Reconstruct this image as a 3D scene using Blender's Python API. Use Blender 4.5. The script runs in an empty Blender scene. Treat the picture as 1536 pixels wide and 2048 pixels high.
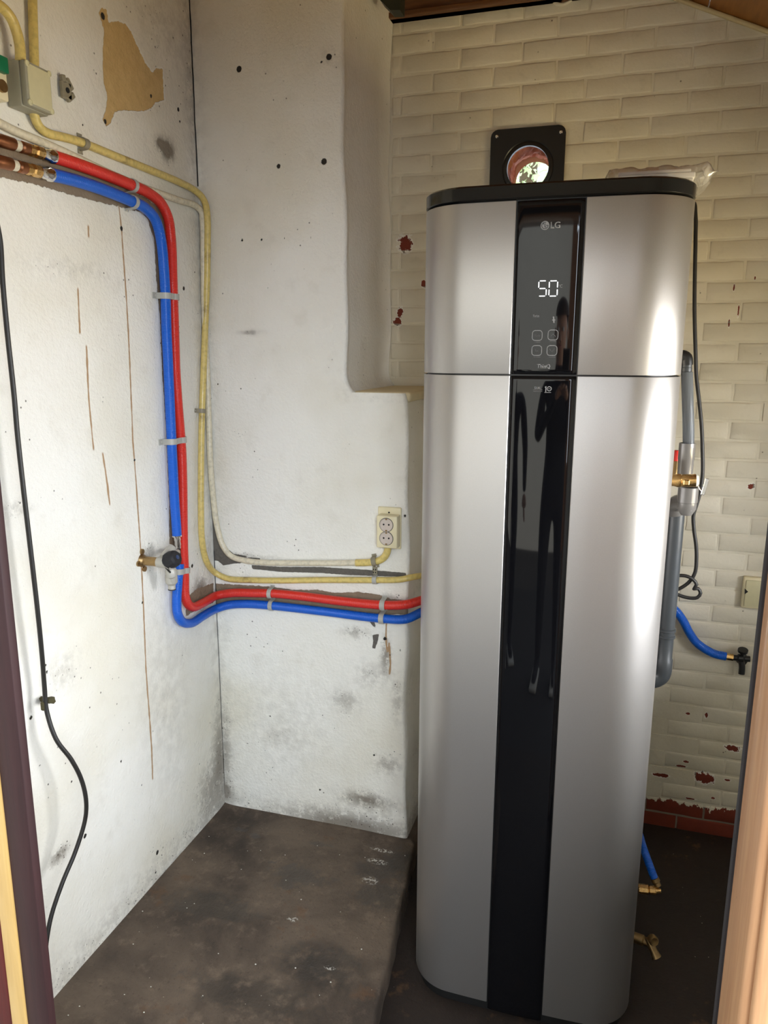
import bpy, bmesh, math, random
import numpy as np
from mathutils import Vector, Matrix
random.seed(7); rng = np.random.default_rng(7)
S = bpy.context.scene
COL = S.collection

# ------------------------------------------------------------------ camera
F_PX, YAW, PITCH, ROLL, CZ = 1509.5, 0.2962, 0.2081, 0.0034, 1.6694
def cam_axes():
    cy, sy, cp, sp = math.cos(YAW), math.sin(YAW), math.cos(PITCH), math.sin(PITCH)
    fwd = Vector((-sy*cp, cy*cp, -sp)); right = Vector((cy, sy, 0)); up = right.cross(fwd)
    return right*math.cos(ROLL)+up*math.sin(ROLL), up*math.cos(ROLL)-right*math.sin(ROLL), fwd
CR, CU, CF = cam_axes(); C0 = Vector((0, 0, CZ))
cd = bpy.data.cameras.new('camera'); cam = bpy.data.objects.new('camera', cd); COL.objects.link(cam)
cd.sensor_fit = 'VERTICAL'; cd.sensor_height = 24; cd.lens = 24*F_PX/2048; cd.clip_start = 0.02
cam.matrix_world = Matrix(((CR.x, CU.x, -CF.x, 0), (CR.y, CU.y, -CF.y, 0), (CR.z, CU.z, -CF.z, CZ), (0, 0, 0, 1)))
S.camera = cam
# ------------------------------------------------------------------ light
S.view_settings.view_transform = 'Standard'; S.view_settings.look = 'None'
S.view_settings.gamma = 1; S.view_settings.use_curve_mapping = False
S.view_settings.exposure = 0.22
world = bpy.data.worlds.new('sky'); S.world = world; world.use_nodes = True
wn = world.node_tree; wn.nodes.clear()
wo = wn.nodes.new('ShaderNodeOutputWorld'); bg = wn.nodes.new('ShaderNodeBackground')
bg.inputs[0].default_value = (0.74, 0.86, 1.0, 1); bg.inputs[1].default_value = 2.0
wn.links.new(bg.outputs[0], wo.inputs[0])
def area(name, loc, target, sx, sy, col, power, spread=180):
    l = bpy.data.lights.new(name, 'AREA'); l.shape = 'RECTANGLE'; l.size = sx; l.size_y = sy
    l.color = col; l.energy = power; l.spread = math.radians(spread)
    o = bpy.data.objects.new(name, l); COL.objects.link(o); o.location = loc
    o.rotation_euler = (Vector(target)-Vector(loc)).to_track_quat('-Z', 'Y').to_euler()
    return o
sun = bpy.data.lights.new('sun', 'SUN'); sun.energy = 7.0; sun.angle = math.radians(1); sun.color = (1, .93, .8)
so = bpy.data.objects.new('sun', sun); COL.objects.link(so)
so.rotation_euler = Vector((0.25, -0.62, -0.75)).to_track_quat('-Z', 'Y').to_euler()
# skylight through the window in the right-hand wall, warm light thrown up from the sunlit yard below it
area('window_skylight', (2.3, 1.25, 1.50), (-.2, 1.4, 1.2), 2.3, .95, (.93, .95, .98), 190)
area('window_ground_light', (2.3, 1.25, .50), (-.2, 1.4, 2.2), 2.3, .8, (1.0, .79, .40), 98)
# added fill lamps for yard daylight, placed to brighten the corner through the doorway
area('door_fill', (1.65, -2.2, 1.8), (-1.0, 2.1, 1.2), 2.0, 2.0, (.78, .89, 1.0), 120)

area('high_door_fill', (1.3, -2.3, 3.0), (-.95, 2.1, .9), 2.4, .9, (.72, .86, 1.0), 90)

# ------------------------------------------------------------------ geometry helpers
XL, YP, YB, ZS = -1.2555, 2.168, 2.622, 0.0749     # left wall, pier front, brick wall, slab top
XRU, XRL, ZLEDGE = -0.7816, -0.5848, 1.552
def ray(x, y): return CF + CR*((x-768)/F_PX) - CU*((y-1024)/F_PX)
def hit(x, y, ax, val):
    d = ray(x, y); return C0 + d*((val-C0[ax])/d[ax])
def onL(x, y, o=0.0): return hit(x, y, 0, XL+o)
def onP(x, y, o=0.0): return hit(x, y, 1, YP-o)
def onB(x, y, o=0.0): return hit(x, y, 1, YB-o)
def corner(x, y, o=0.0):                     # nearer of left wall and pier front
    d = ray(x, y); a = (XL+o)/d.x if d.x < 0 else 1e9; b = (YP-o)/d.y
    return C0 + d*min(a, b)
def tag(o, label=None, cat=None, group=None, kind=None):
    if label: o['label'] = label
    if cat: o['category'] = cat
    if group: o['group'] = group
    if kind: o['kind'] = kind
    return o
def empty(name, loc, label, cat, group=None, rot=None):
    o = bpy.data.objects.new(name, None); COL.objects.link(o); o.location = loc; o.empty_display_size = .05
    if rot: o.rotation_euler = rot
    return tag(o, label, cat, group)
def mesh_obj(name, me, mat, parent=None, smooth=False):
    if mat:
        me.materials.clear()
        for m in (mat if isinstance(mat, (list, tuple)) else [mat]): me.materials.append(m)
    if smooth: me.polygons.foreach_set('use_smooth', [True]*len(me.polygons))
    o = bpy.data.objects.new(name, me); COL.objects.link(o)
    if parent is not None:
        o.parent = parent
        bpy.context.view_layer.update()
        o.matrix_parent_inverse = parent.matrix_world.inverted()
    return o
def from_bm(name, bm, mat, parent=None, smooth=False):
    bmesh.ops.recalc_face_normals(bm, faces=bm.faces)
    me = bpy.data.meshes.new(name); bm.to_mesh(me); bm.free()
    return mesh_obj(name, me, mat, parent, smooth)
def smooth_angle(o, deg=35):
    me = o.data; me.polygons.foreach_set('use_smooth', [True]*len(me.polygons))
    try: me.set_sharp_from_angle(angle=math.radians(deg))
    except Exception: pass
    return o
def add_box(bm, c, s, M=None, bev=0.0, seg=2):
    r = bmesh.ops.create_cube(bm, size=1.0)['verts']
    bmesh.ops.scale(bm, vec=s, verts=r)
    if bev > 0:
        es = list({e for v in r for e in v.link_edges})
        g = bmesh.ops.bevel(bm, geom=es, offset=bev, segments=seg, affect='EDGES', profile=.5)
        r = list({v for f in g['faces'] for v in f.verts} | {v for v in r if v.is_valid})
    r = [v for v in r if v.is_valid]
    bmesh.ops.translate(bm, vec=c, verts=r)
    if M is not None: bmesh.ops.transform(bm, matrix=M, verts=r)
    return r
def frame(origin, ax, nz=None):
    z = Vector(ax).normalized(); t = Vector(nz) if nz is not None else (Vector((0, 0, 1)) if abs(z.z) < .9 else Vector((1, 0, 0)))
    x = t.cross(z)
    x = x.normalized(); y = z.cross(x)
    return Matrix(((x.x, y.x, z.x, origin[0]), (x.y, y.y, z.y, origin[1]), (x.z, y.z, z.z, origin[2]), (0, 0, 0, 1)))
def add_lathe(bm, prof, M, n=24, closed=True):
    rings = []
    for (r, z) in prof:
        rings.append([bm.verts.new(M @ Vector((r*math.cos(2*math.pi*i/n), r*math.sin(2*math.pi*i/n), z))) for i in range(n)])
    for a, b in zip(rings, rings[1:]):
        for i in range(n): bm.faces.new((a[i], a[(i+1) % n], b[(i+1) % n], b[i]))
    if closed:
        bm.faces.new(rings[0][::-1]); bm.faces.new(rings[-1])
def lathe(name, prof, M, mat, parent=None, n=24, ang=35):
    bm = bmesh.new(); add_lathe(bm, prof, M, n); return smooth_angle(from_bm(name, bm, mat, parent), ang)
def box(name, c, s, mat, parent=None, M=None, bev=0.002, seg=2):
    bm = bmesh.new(); add_box(bm, c, s, M, bev, seg); return smooth_angle(from_bm(name, bm, mat, parent), 50)
def catmull(P, step=0.006):
    P = [Vector(p) for p in P]; Q = [P[0]*2-P[1]] + P + [P[-1]*2-P[-2]]; out = []
    for i in range(1, len(Q)-2):
        p0, p1, p2, p3 = Q[i-1:i+3]; n = max(2, int((p2-p1).length/step))
        # centripetal parameterisation
        a = max((p1-p0).length, 1e-6)**.5; b = max((p2-p1).length, 1e-6)**.5; c = max((p3-p2).length, 1e-6)**.5
        t0, t1, t2, t3 = 0, a, a+b, a+b+c
        for k in range(n):
            t = t1+(t2-t1)*k/n
            A1 = p0*((t1-t)/(t1-t0))+p1*((t-t0)/(t1-t0)); A2 = p1*((t2-t)/(t2-t1))+p2*((t-t1)/(t2-t1)); A3 = p2*((t3-t)/(t3-t2))+p3*((t-t2)/(t3-t2))
            B1 = A1*((t2-t)/(t2-t0))+A2*((t-t0)/(t2-t0)); B2 = A2*((t3-t)/(t3-t1))+A3*((t-t1)/(t3-t1))
            out.append(B1*((t2-t)/(t2-t1))+B2*((t-t1)/(t2-t1)))
    out.append(P[-1]); return out
def tube(name, pts, r, mat, parent=None, n=14, step=0.006, smooth_path=True, caps=True):
    pts = catmull(pts, step) if smooth_path else [Vector(p) for p in pts]
    verts, faces, uvs = [], [], []
    T = []
    for i in range(len(pts)):
        a = pts[max(0, i-1)]; b = pts[min(len(pts)-1, i+1)]; T.append((b-a).normalized())
    nrm = T[0].orthogonal().normalized(); L = 0; Ls = []
    for i, p in enumerate(pts):
        if i: L += (p-pts[i-1]).length
        Ls.append(L)
        nrm = (nrm - T[i]*nrm.dot(T[i])).normalized(); bn = T[i].cross(nrm)
        for k in range(n):
            a = 2*math.pi*k/n; verts.append(p + (nrm*math.cos(a)+bn*math.sin(a))*r)
    for i in range(len(pts)-1):
        for k in range(n):
            faces.append((i*n+k, i*n+(k+1) % n, (i+1)*n+(k+1) % n, (i+1)*n+k))
            uvs += [(k/n, Ls[i]), ((k+1)/n, Ls[i]), ((k+1)/n, Ls[i+1]), (k/n, Ls[i+1])]
    if caps:
        faces.append(tuple(range(n))[::-1]); faces.append(tuple((len(pts)-1)*n+k for k in range(n)))
        uvs += [(0, 0)]*n + [(0, L)]*n
    me = bpy.data.meshes.new(name); me.from_pydata([tuple(v) for v in verts], [], faces)
    uv = me.uv_layers.new(name='UVMap'); uv.data.foreach_set('uv', np.array(uvs, dtype=np.float32).ravel())
    return smooth_angle(mesh_obj(name, me, mat, parent), 50)

# ------------------------------------------------------------------ materials
class NT:
    def __init__(s, name):
        s.m = bpy.data.materials.new(name); s.m.use_nodes = True; s.t = s.m.node_tree; s.t.nodes.clear()
        s.o = s.n('ShaderNodeOutputMaterial'); s.b = s.n('ShaderNodeBsdfPrincipled'); s.l(s.b.outputs[0], s.o.inputs[0])
    def n(s, k, **kw):
        x = s.t.nodes.new(k)
        for a, v in kw.items(): setattr(x, a, v)
        return x
    def l(s, a, b): s.t.links.new(a, b)
    def put(s, sock, v):
        if hasattr(v, 'is_linked') or isinstance(v, bpy.types.NodeSocket): s.l(v, sock)
        elif isinstance(v, (tuple, list)) and len(v) == 3 and sock.type == 'RGBA': sock.default_value = (*v, 1)
        else: sock.default_value = v
    def math(s, op, a, b=0.0, c=None, clamp=False):
        x = s.n('ShaderNodeMath', operation=op, use_clamp=clamp); s.put(x.inputs[0], a); s.put(x.inputs[1], b)
        if c is not None: s.put(x.inputs[2], c)
        return x.outputs[0]
    def pos(s): return s.n('ShaderNodeNewGeometry').outputs['Position']
    def noise(s, vec, scale, detail=4, rough=.55, dist=0.0):
        x = s.n('ShaderNodeTexNoise'); s.l(vec, x.inputs['Vector']); x.inputs['Scale'].default_value = scale
        x.inputs['Detail'].default_value = detail; x.inputs['Roughness'].default_value = rough; x.inputs['Distortion'].default_value = dist
        return x.outputs[0]
    def scale(s, vec, v):
        x = s.n('ShaderNodeVectorMath', operation='MULTIPLY'); s.l(vec, x.inputs[0]); x.inputs[1].default_value = v; return x.outputs[0]
    def attr(s, name): return s.n('ShaderNodeAttribute', attribute_name=name).outputs['Fac']
    def mix(s, f, a, b):
        x = s.n('ShaderNodeMix', data_type='RGBA'); s.put(x.inputs[0], f); s.put(x.inputs[6], a); s.put(x.inputs[7], b); return x.outputs[2]
    def step(s, v, lo, hi):      # 0 below lo, 1 above hi
        x = s.n('ShaderNodeMapRange'); x.interpolation_type = 'SMOOTHSTEP'; s.put(x.inputs[0], v)
        x.inputs[1].default_value = lo; x.inputs[2].default_value = hi; return x.outputs[0]
    def below(s, v, edge, w):
        return s.math('SUBTRACT', 1.0, s.step(v, edge-w, edge+w))
    def bump(s, h, strength=1.0, dist=0.001, prev=None):
        x = s.n('ShaderNodeBump'); x.inputs['Strength'].default_value = strength; x.inputs['Distance'].default_value = dist
        s.put(x.inputs['Height'], h)
        if prev is not None: s.l(prev, x.inputs['Normal'])
        return x.outputs[0]
    def fin(s, col=None, rough=None, metal=None, normal=None, **kw):
        if col is not None: s.put(s.b.inputs['Base Color'], col)
        if rough is not None: s.put(s.b.inputs['Roughness'], rough)
        if metal is not None: s.put(s.b.inputs['Metallic'], metal)
        if normal is not None: s.l(normal, s.b.inputs['Normal'])
        for k, v in kw.items(): s.put(s.b.inputs[k], v)
        return s.m
def srgb(r, g, b):
    f = lambda c: (c/255/12.92) if c <= 10 else ((c/255+.055)/1.055)**2.4
    return (f(r), f(g), f(b))
def simple(name, col, rough=.5, metal=0.0, vary=.12, nscale=60, bump=.0003, **kw):
    t = NT(name); p = t.pos(); n = t.noise(p, nscale, 3)
    dark = tuple(c*(1-vary) for c in col); lite = tuple(min(1, c*(1+vary)) for c in col)
    c = t.mix(n, dark, lite)
    nm = t.bump(n, .6, bump) if bump else None
    r = t.math('ADD', t.math('MULTIPLY', n, .12), rough-.06)
    return t.fin(c, r, metal, nm, **kw)

PAINT = srgb(241, 238, 229)
def plaster_mat():
    t = NT('painted_plaster'); p = t.pos()
    big = t.noise(p, 2.2, 3); mid = t.noise(p, 14, 4); fine = t.noise(p, 95, 4, .6); vfine = t.noise(p, 260, 3)
    col = t.mix(t.step(big, .35, .75), PAINT, srgb(228, 222, 205))
    col = t.mix(t.math('MULTIPLY', t.step(mid, .55, .8), .25), col, srgb(205, 198, 182))
    edge = t.math('MULTIPLY', t.math('SUBTRACT', t.noise(p, 70, 4, .65), .5), .012)
    # loose grey-brown grime and mould
    gr = t.attr('grime')
    gm = t.math('MULTIPLY', gr, t.step(t.math('ADD', t.noise(p, 45, 5, .7), t.math('MULTIPLY', gr, .25)), .42, .72), clamp=True)
    col = t.mix(t.math('MULTIPLY', gm, .8), col, srgb(92, 78, 60))
    so = t.attr('grey_tone')
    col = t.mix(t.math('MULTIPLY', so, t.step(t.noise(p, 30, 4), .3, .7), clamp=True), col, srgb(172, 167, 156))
    # sparse chips and specks
    v = t.n('ShaderNodeTexVoronoi'); v.inputs['Scale'].default_value = 38; t.l(p, v.inputs['Vector'])
    sp = t.math('MULTIPLY', t.below(v.outputs['Distance'], .085, .03), t.step(t.math('ADD', t.noise(p, 6, 2), t.math('MULTIPLY', gr, .5)),   .555, .62))
    v2 = t.n('ShaderNodeTexVoronoi'); v2.inputs['Scale'].default_value = 90; t.l(p, v2.inputs['Vector'])
    sp2 = t.math('MULTIPLY', t.below(v2.outputs['Distance'], .12, .04), t.step(t.math('ADD', t.noise(p, 9, 2), gr), .64, .84))
    spk = t.math('MAXIMUM', sp, sp2)
    col = t.mix(t.math('MULTIPLY', spk, .85), col, srgb(70, 60, 50))
    # unpainted strips where pipes used to run, bare tan plaster, drips, holes
    bd = t.math('ADD', t.attr('band'), edge); bm_ = t.below(bd, 0.0, .0007)
    col = t.mix(bm_, col, t.mix(t.noise(p, 26, 4), srgb(118, 100, 80), srgb(150, 132, 110)))
    dk = t.math('ADD', t.attr('dark'), t.math('MULTIPLY', edge, .35)); dm = t.below(dk, 0.0, .0007)
    col = t.mix(dm, col, t.mix(fine, srgb(78, 74, 68), srgb(112, 106, 98)))
    br = t.math('ADD', t.attr('bare'), t.math('MULTIPLY', edge, .8)); brm = t.below(br, 0.0, .0008)
    tan = t.mix(t.noise(p, 40, 5, .7), srgb(184, 150, 94), srgb(226, 196, 138))
    col = t.mix(brm, col, tan)
    rim = t.math('MULTIPLY', t.below(br, .004, .002), t.math('SUBTRACT', 1.0, brm))
    col = t.mix(t.math('MULTIPLY', rim, .6), col, srgb(240, 238, 230))
    ln = t.math('SUBTRACT', t.math('ABSOLUTE', t.attr('drip')), t.math('MULTIPLY', t.noise(p, 30, 3), .0060))
    lm = t.math('MULTIPLY', t.below(ln, 0.0, .0006), t.attr('driplen'))
    col = t.mix(lm, col, srgb(172, 140, 104))
    hl = t.math('ADD', t.attr('hole'), t.math('MULTIPLY', edge, .3)); hm = t.below(hl, 0.0, .0007)
    col = t.mix(hm, col, srgb(38, 34, 28))
    h = t.math('ADD', t.math('MULTIPLY', mid, .9), t.math('MULTIPLY', fine, .75))
    h = t.math('ADD', h, t.math('MULTIPLY', vfine, .16))
    for m_, k in ((brm, -.45), (bm_, -.25), (hm, -1.2), (dm, -.4), (spk, -.3)): h = t.math('ADD', h, t.math('MULTIPLY', m_, k))
    return t.fin(col, .72, 0, t.bump(h, .95, .0042))

CHIPS = [(810, 487, .022, .026), (800, 626, .010, .016), (795, 643, .014, .013), (848, 568, .010, .012),
         (1375, 1427, .008, .004), (1413, 1430, .006, .010), (1465, 1496, .022, .010), (1408, 1556, .030, .020), (1322, 1550, .026, .007),
         (1372, 1523, .008, .004), (1455, 1560, .010, .004), (1503, 972, .010, .010), (1362, 1532, .018, .004), (1468, 575, .003, .010), (1477, 620, .0025, .018), (1458, 648, .0025, .012), (1510, 556, .003, .006), (1380, 1597, .016, .003), (1426, 1596, .006, .004)]
def brick_mat(name, bare):
    t = NT(name); p = t.pos()
    big = t.noise(p, 2.0, 3); mid = t.noise(p, 24, 4); fine = t.noise(p, 120, 4, .6)
    col = t.mix(t.step(big, .35, .7), srgb(226, 218, 198), srgb(210, 201, 176))
    col = t.mix(t.math('MULTIPLY', t.step(mid, .56, .8), .35), col, srgb(190, 180, 158))
    v = t.n('ShaderNodeTexVoronoi'); v.inputs['Scale'].default_value = 28; t.l(p, v.inputs['Vector'])
    sp = t.math('MULTIPLY', t.below(v.outputs['Distance'], .06, .03), t.step(t.noise(p, 5, 2), .56, .62))
    # paint missing: flaked spots and everything below the painted courses
    d = None
    for (px, py, ru, rv) in CHIPS:
        c = onB(px, py)
        q = t.n('ShaderNodeVectorMath', operation='SUBTRACT'); t.l(p, q.inputs[0]); q.inputs[1].default_value = c
        q2 = t.n('ShaderNodeVectorMath', operation='MULTIPLY'); t.l(q.outputs[0], q2.inputs[0]); q2.inputs[1].default_value = (1/ru, 3, 1/rv)
        q3 = t.n('ShaderNodeVectorMath', operation='LENGTH'); t.l(q2.outputs[0], q3.inputs[0])
        d = q3.outputs['Value'] if d is None else t.math('MINIMUM', d, q3.outputs['Value'])
    d = t.math('ADD', d, t.math('MULTIPLY', t.math('SUBTRACT', t.noise(p, 75, 4, .7), .5), 2.4))
    chip = t.below(d, 1.0, .06)
    z = t.n('ShaderNodeSeparateXYZ'); t.l(p, z.inputs[0])
    low = t.below(t.math('ADD', z.outputs[2], t.math('MULTIPLY', t.math('SUBTRACT', t.noise(t.scale(p, (1, 1, .6)), 30, 4, .7), .56), .10)), .094, .001)
    m = t.math('MAXIMUM', chip, low)
    col = t.mix(t.math('MULTIPLY', sp, .8), col, srgb(80, 62, 45))
    rim = t.math('MULTIPLY', t.below(d, 1.25, .1), t.math('SUBTRACT', 1.0, chip))
    col = t.mix(rim, col, srgb(236, 232, 220))
    bc = t.mix(mid, bare, tuple(c*.6 for c in bare))
    col = t.mix(m, col, bc)
    h = t.math('ADD', t.math('MULTIPLY', mid, .8), t.math('MULTIPLY', fine, .35)); h = t.math('ADD', h, t.math('MULTIPLY', m, -.35))
    h = t.math('ADD', h, t.math('MULTIPLY', sp, -.5))
    return t.fin(col, t.math('ADD', .55, t.math('MULTIPLY', m, .3)), 0, t.bump(h, .7, .003))

def floor_mat(name, a, b, wet):
    t = NT(name); p = t.pos()
    n1 = t.noise(p, 3.5, 5, .6, .3); n2 = t.noise(p, 22, 5, .7); n3 = t.noise(p, 110, 4, .6)
    col = t.mix(t.step(n1, .3, .7), a, b)
    col = t.mix(t.math('MULTIPLY', t.step(n2, .5, .75), .5), col, tuple(c*1.55 for c in b))
    col = t.mix(t.math('MULTIPLY', t.step(n3, .55, .8), .5), col, tuple(c*.45 for c in a))
    rst = t.math('MULTIPLY', t.step(t.noise(p, 8, 4, .7), .60, .72), .5)
    col = t.mix(rst, col, srgb(104, 74, 48))
    w = t.attr('wet') if wet else None
    rough = t.math('ADD', .62, t.math('MULTIPLY', n2, .2)); h = t.math('ADD', t.math('MULTIPLY', n2, .7), t.math('MULTIPLY', n3, .4))
    if wet:
        wm = t.below(t.math('ADD', w, t.math('MULTIPLY', t.math('SUBTRACT', n2, .5), .11)), 0, .012)
        col = t.mix(t.math('MULTIPLY', wm, .5), col, srgb(34, 29, 25)); rough = t.math('SUBTRACT', rough, t.math('MULTIPLY', wm, .38))
        wh = t.math('MULTIPLY', t.below(t.math('ADD', t.attr('crust'), t.math('MULTIPLY', t.math('SUBTRACT', n3, .5), .05)), 0, .003), t.step(n3, .5, .56))
        col = t.mix(wh, col, srgb(190, 185, 175))
    v = t.n('ShaderNodeTexVoronoi'); v.inputs['Scale'].default_value = 34; t.l(p, v.inputs['Vector'])
    cr = t.math('MULTIPLY', t.below(v.outputs['Distance'], .045, .015), t.step(t.noise(p, 7, 2), .5, .58))
    col = t.mix(cr, col, srgb(170, 160, 145))
    return t.fin(col, rough, 0, t.bump(h, .8, .005))

M = {}
M['plaster'] = plaster_mat(); M['ledge'] = simple('cream_plaster', srgb(222, 206, 166), .75, vary=.12, nscale=25, bump=.0012)
M['brick'] = brick_mat('painted_brick', srgb(128, 52, 30))
M['mortar'] = brick_mat('painted_mortar', srgb(140, 126, 110))
M['slab'] = floor_mat('stained_concrete', srgb(56, 46, 38), srgb(108, 93, 78), True)
M['floor'] = floor_mat('dark_floor', srgb(34, 25, 19), srgb(44, 33, 25), False)
def wood(name, a, b, rough=.5, axis=(8, 8, .6), coat=.2):
    t = NT(name); p = t.scale(t.pos(), axis); n = t.noise(p, 9, 5, .6, .4); f = t.noise(t.pos(), 180, 2)
    dots = t.below(t.noise(t.pos(), 42, 2), .24, .01)
    c = t.mix(t.step(n, .25, .75), a, b); c = t.mix(t.math('MULTIPLY', dots, .7), c, tuple(x*.35 for x in a))
    return t.fin(c, rough, 0, t.bump(t.math('ADD', n, t.math('MULTIPLY', f, .1)), .5, .001), **{'Coat Weight': coat})
M['tan_wood'] = wood('tan_painted_wood', srgb(188, 136, 94), srgb(208, 158, 112))
M['yellow_wood'] = wood('yellow_painted_wood', srgb(196, 158, 92), srgb(214, 178, 112))
M['dark_strip'] = wood('dark_grey_rebate', srgb(42, 38, 38), srgb(54, 48, 48), .8, coat=0)
M['maroon'] = wood('maroon_paint', srgb(42, 17, 19), srgb(54, 24, 26), .65, coat=0)
M['red_door'] = wood('red_door_paint', srgb(78, 12, 8), srgb(96, 18, 12), .6, coat=0)
M['brown_beam'] = wood('brown_beam_wood', srgb(92, 58, 30), srgb(120, 78, 42), .6, (.7, 8, 8))
M['roof_wood'] = wood('orange_roof_wood', srgb(150, 92, 34), srgb(172, 112, 48), .5, (8, .7, 8))
M['trim_cream'] = simple('cream_trim', srgb(214, 196, 150), .5)
M['green_black'] = simple('green_black_paint', srgb(34, 40, 28), .5)
def pipe_mat(name, col, ribs=True):
    t = NT(name); uv = t.n('ShaderNodeUVMap').outputs[0]; s = t.n('ShaderNodeSeparateXYZ'); t.l(uv, s.inputs[0])
    w = t.math('SINE', t.math('MULTIPLY', s.outputs[1], 2*math.pi/.0034))
    n = t.noise(t.pos(), 30, 3)
    c = t.mix(n, tuple(x*.88 for x in col), col); c = t.mix(t.math('MULTIPLY', t.step(w, -1, -.2), 1.0), tuple(x*.72 for x in col), c)
    return t.fin(c, .38, 0, t.bump(w, .55, .0006), **{'Coat Weight': .15})
M['red_pipe'] = pipe_mat('red_corrugated_sleeve', (.84, .035, .02))
M['blue_pipe'] = pipe_mat('blue_corrugated_sleeve', (.001, .13, .70))
def conduit(name, col, dirt, lo, hi):
    t = NT(name); p = t.pos(); n = t.noise(p, 12, 5, .65); f = t.noise(p, 90, 3)
    c = t.mix(t.step(f, .4, .7), col, tuple(x*.8 for x in col)); c = t.mix(t.step(n, lo, hi), c, dirt)
    return t.fin(c, .42, 0, t.bump(f, .4, .0006), **{'Coat Weight': .2})
M['conduit'] = conduit('yellowed_conduit', srgb(222, 198, 118), srgb(122, 96, 48), .55, .78)
M['conduit_white'] = conduit('painted_conduit', srgb(224, 214, 188), srgb(160, 142, 104), .60, .8)
M['clip_grey'] = simple('grey_plastic', srgb(176, 174, 166), .45)
M['clip_old'] = simple('old_grey_plastic', srgb(142, 134, 112), .5)
M['jbox'] = simple('grey_box_plastic', srgb(158, 154, 134), .45, vary=.08)
M['jlid'] = simple('beige_box_lid', srgb(206, 198, 158), .45, vary=.08)
M['socket'] = simple('ivory_plastic', srgb(232, 220, 182), .35, vary=.04)
M['socket_in'] = simple('ivory_grey_insert', srgb(206, 192, 180), .4)
M['black'] = simple('black_plastic', (.012, .012, .012), .35, bump=0)
M['rubber'] = simple('black_rubber_cable', (.016, .014, .012), .45, bump=0)
M['gloss_black'] = simple('gloss_black_cap', (.008, .008, .008), .12, bump=0)
M['brass'] = simple('brass', (.72, .46, .18), .28, 1.0, vary=.25, nscale=90)
M['old_brass'] = simple('aged_brass', (.36, .24, .11), .42, 1.0, vary=.3, nscale=90)
M['copper'] = simple('old_copper', (.32, .13, .06), .36, .9, vary=.4, nscale=50)
M['chrome'] = simple('chrome', (.80, .79, .77), .12, 1.0, vary=.05, bump=0)
M['cast'] = simple('dull_cast_metal', srgb(186, 182, 172), .5, .35)
M['grey_pvc'] = simple('dark_grey_pvc', srgb(58, 61, 63), .35, vary=.05, bump=0)
M['lt_pvc'] = simple('light_grey_pvc', srgb(104, 101, 98), .25, vary=.05, bump=0, **{'Coat Weight': .5})
M['hole_dark'] = simple('dark_hole', (.01, .009, .008), .9)
M['paper'] = simple('white_paper', srgb(250, 248, 250), .6, vary=.03)
M['pink'] = simple('pink_print', srgb(214, 150, 140), .6)
M['white'] = simple('white_plastic', srgb(222, 220, 208), .4)
M['red_plastic'] = simple('red_plastic', (.62, .03, .02), .4)
M['green'] = simple('green_plastic', srgb(10, 110, 72), .4)
M['blue_dot'] = simple('blue_button', srgb(40, 56, 92), .4)
M['ink'] = simple('grey_print', srgb(150, 150, 152), .5, bump=0)
M['ink_dim'] = simple('dim_grey_print', srgb(88, 86, 86), .5, bump=0)
M['ink_dark'] = simple('dark_print', srgb(40, 40, 42), .5, bump=0)
t = NT('lit_display'); M['lit'] = t.fin((.9, .95, 1), .5, 0, None, **{'Emission Color': (.93, .96, 1.0), 'Emission Strength': .95})
t = NT('satin_silver'); p = t.pos(); n = t.noise(p, 600, 2)
M['silver'] = t.fin(t.mix(n, (.42, .402, .388), (.47, .452, .435)), .37, .82, t.bump(n, .08, .0002))
t = NT('black_glass'); M['glass_black'] = t.fin((.004, .004, .005), .03, 0, None, **{'IOR': 1.42})
t = NT('clear_film'); tr = t.n('ShaderNodeBsdfTransparent'); gl = t.n('ShaderNodeBsdfGlossy'); gl.inputs['Roughness'].default_value = .12
df = t.n('ShaderNodeBsdfDiffuse'); df.inputs[0].default_value = (.95, .94, .92, 1)
lw = t.n('ShaderNodeLayerWeight'); lw.inputs[0].default_value = .25
m1 = t.n('ShaderNodeMixShader'); m1.inputs[0].default_value = .20; t.l(tr.outputs[0], m1.inputs[1]); t.l(df.outputs[0], m1.inputs[2])
m2 = t.n('ShaderNodeMixShader'); t.l(t.math('ADD', lw.outputs['Facing'], .04, clamp=True), m2.inputs[0]); t.l(m1.outputs[0], m2.inputs[1]); t.l(gl.outputs[0], m2.inputs[2])
t.l(m2.outputs[0], t.o.inputs[0]); t.t.nodes.remove(t.b); M['film'] = t.m
t = NT('clear_hose'); M['hose'] = t.fin(srgb(112, 116, 120), .15, 0, t.bump(t.noise(t.scale(t.pos(), (60, 60, 2)), 3, 2), .5, .002), **{'Transmission Weight': .35, 'IOR': 1.2})
M['inner_brick'] = simple('broken_brick', srgb(176, 118, 88), .8, vary=.5, nscale=40, bump=.004)
M['paving'] = simple('patio_paving', srgb(44, 42, 41), .8, vary=.15, nscale=12)
M['render'] = simple('pale_render', srgb(216, 214, 206), .8, vary=.06, nscale=8)
M['leaf'] = simple('leaf_green', (.62, .80, .42), .5, vary=.4, nscale=9, bump=0)
M['bark'] = simple('bark', (.12, .08, .05), .9)

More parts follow.
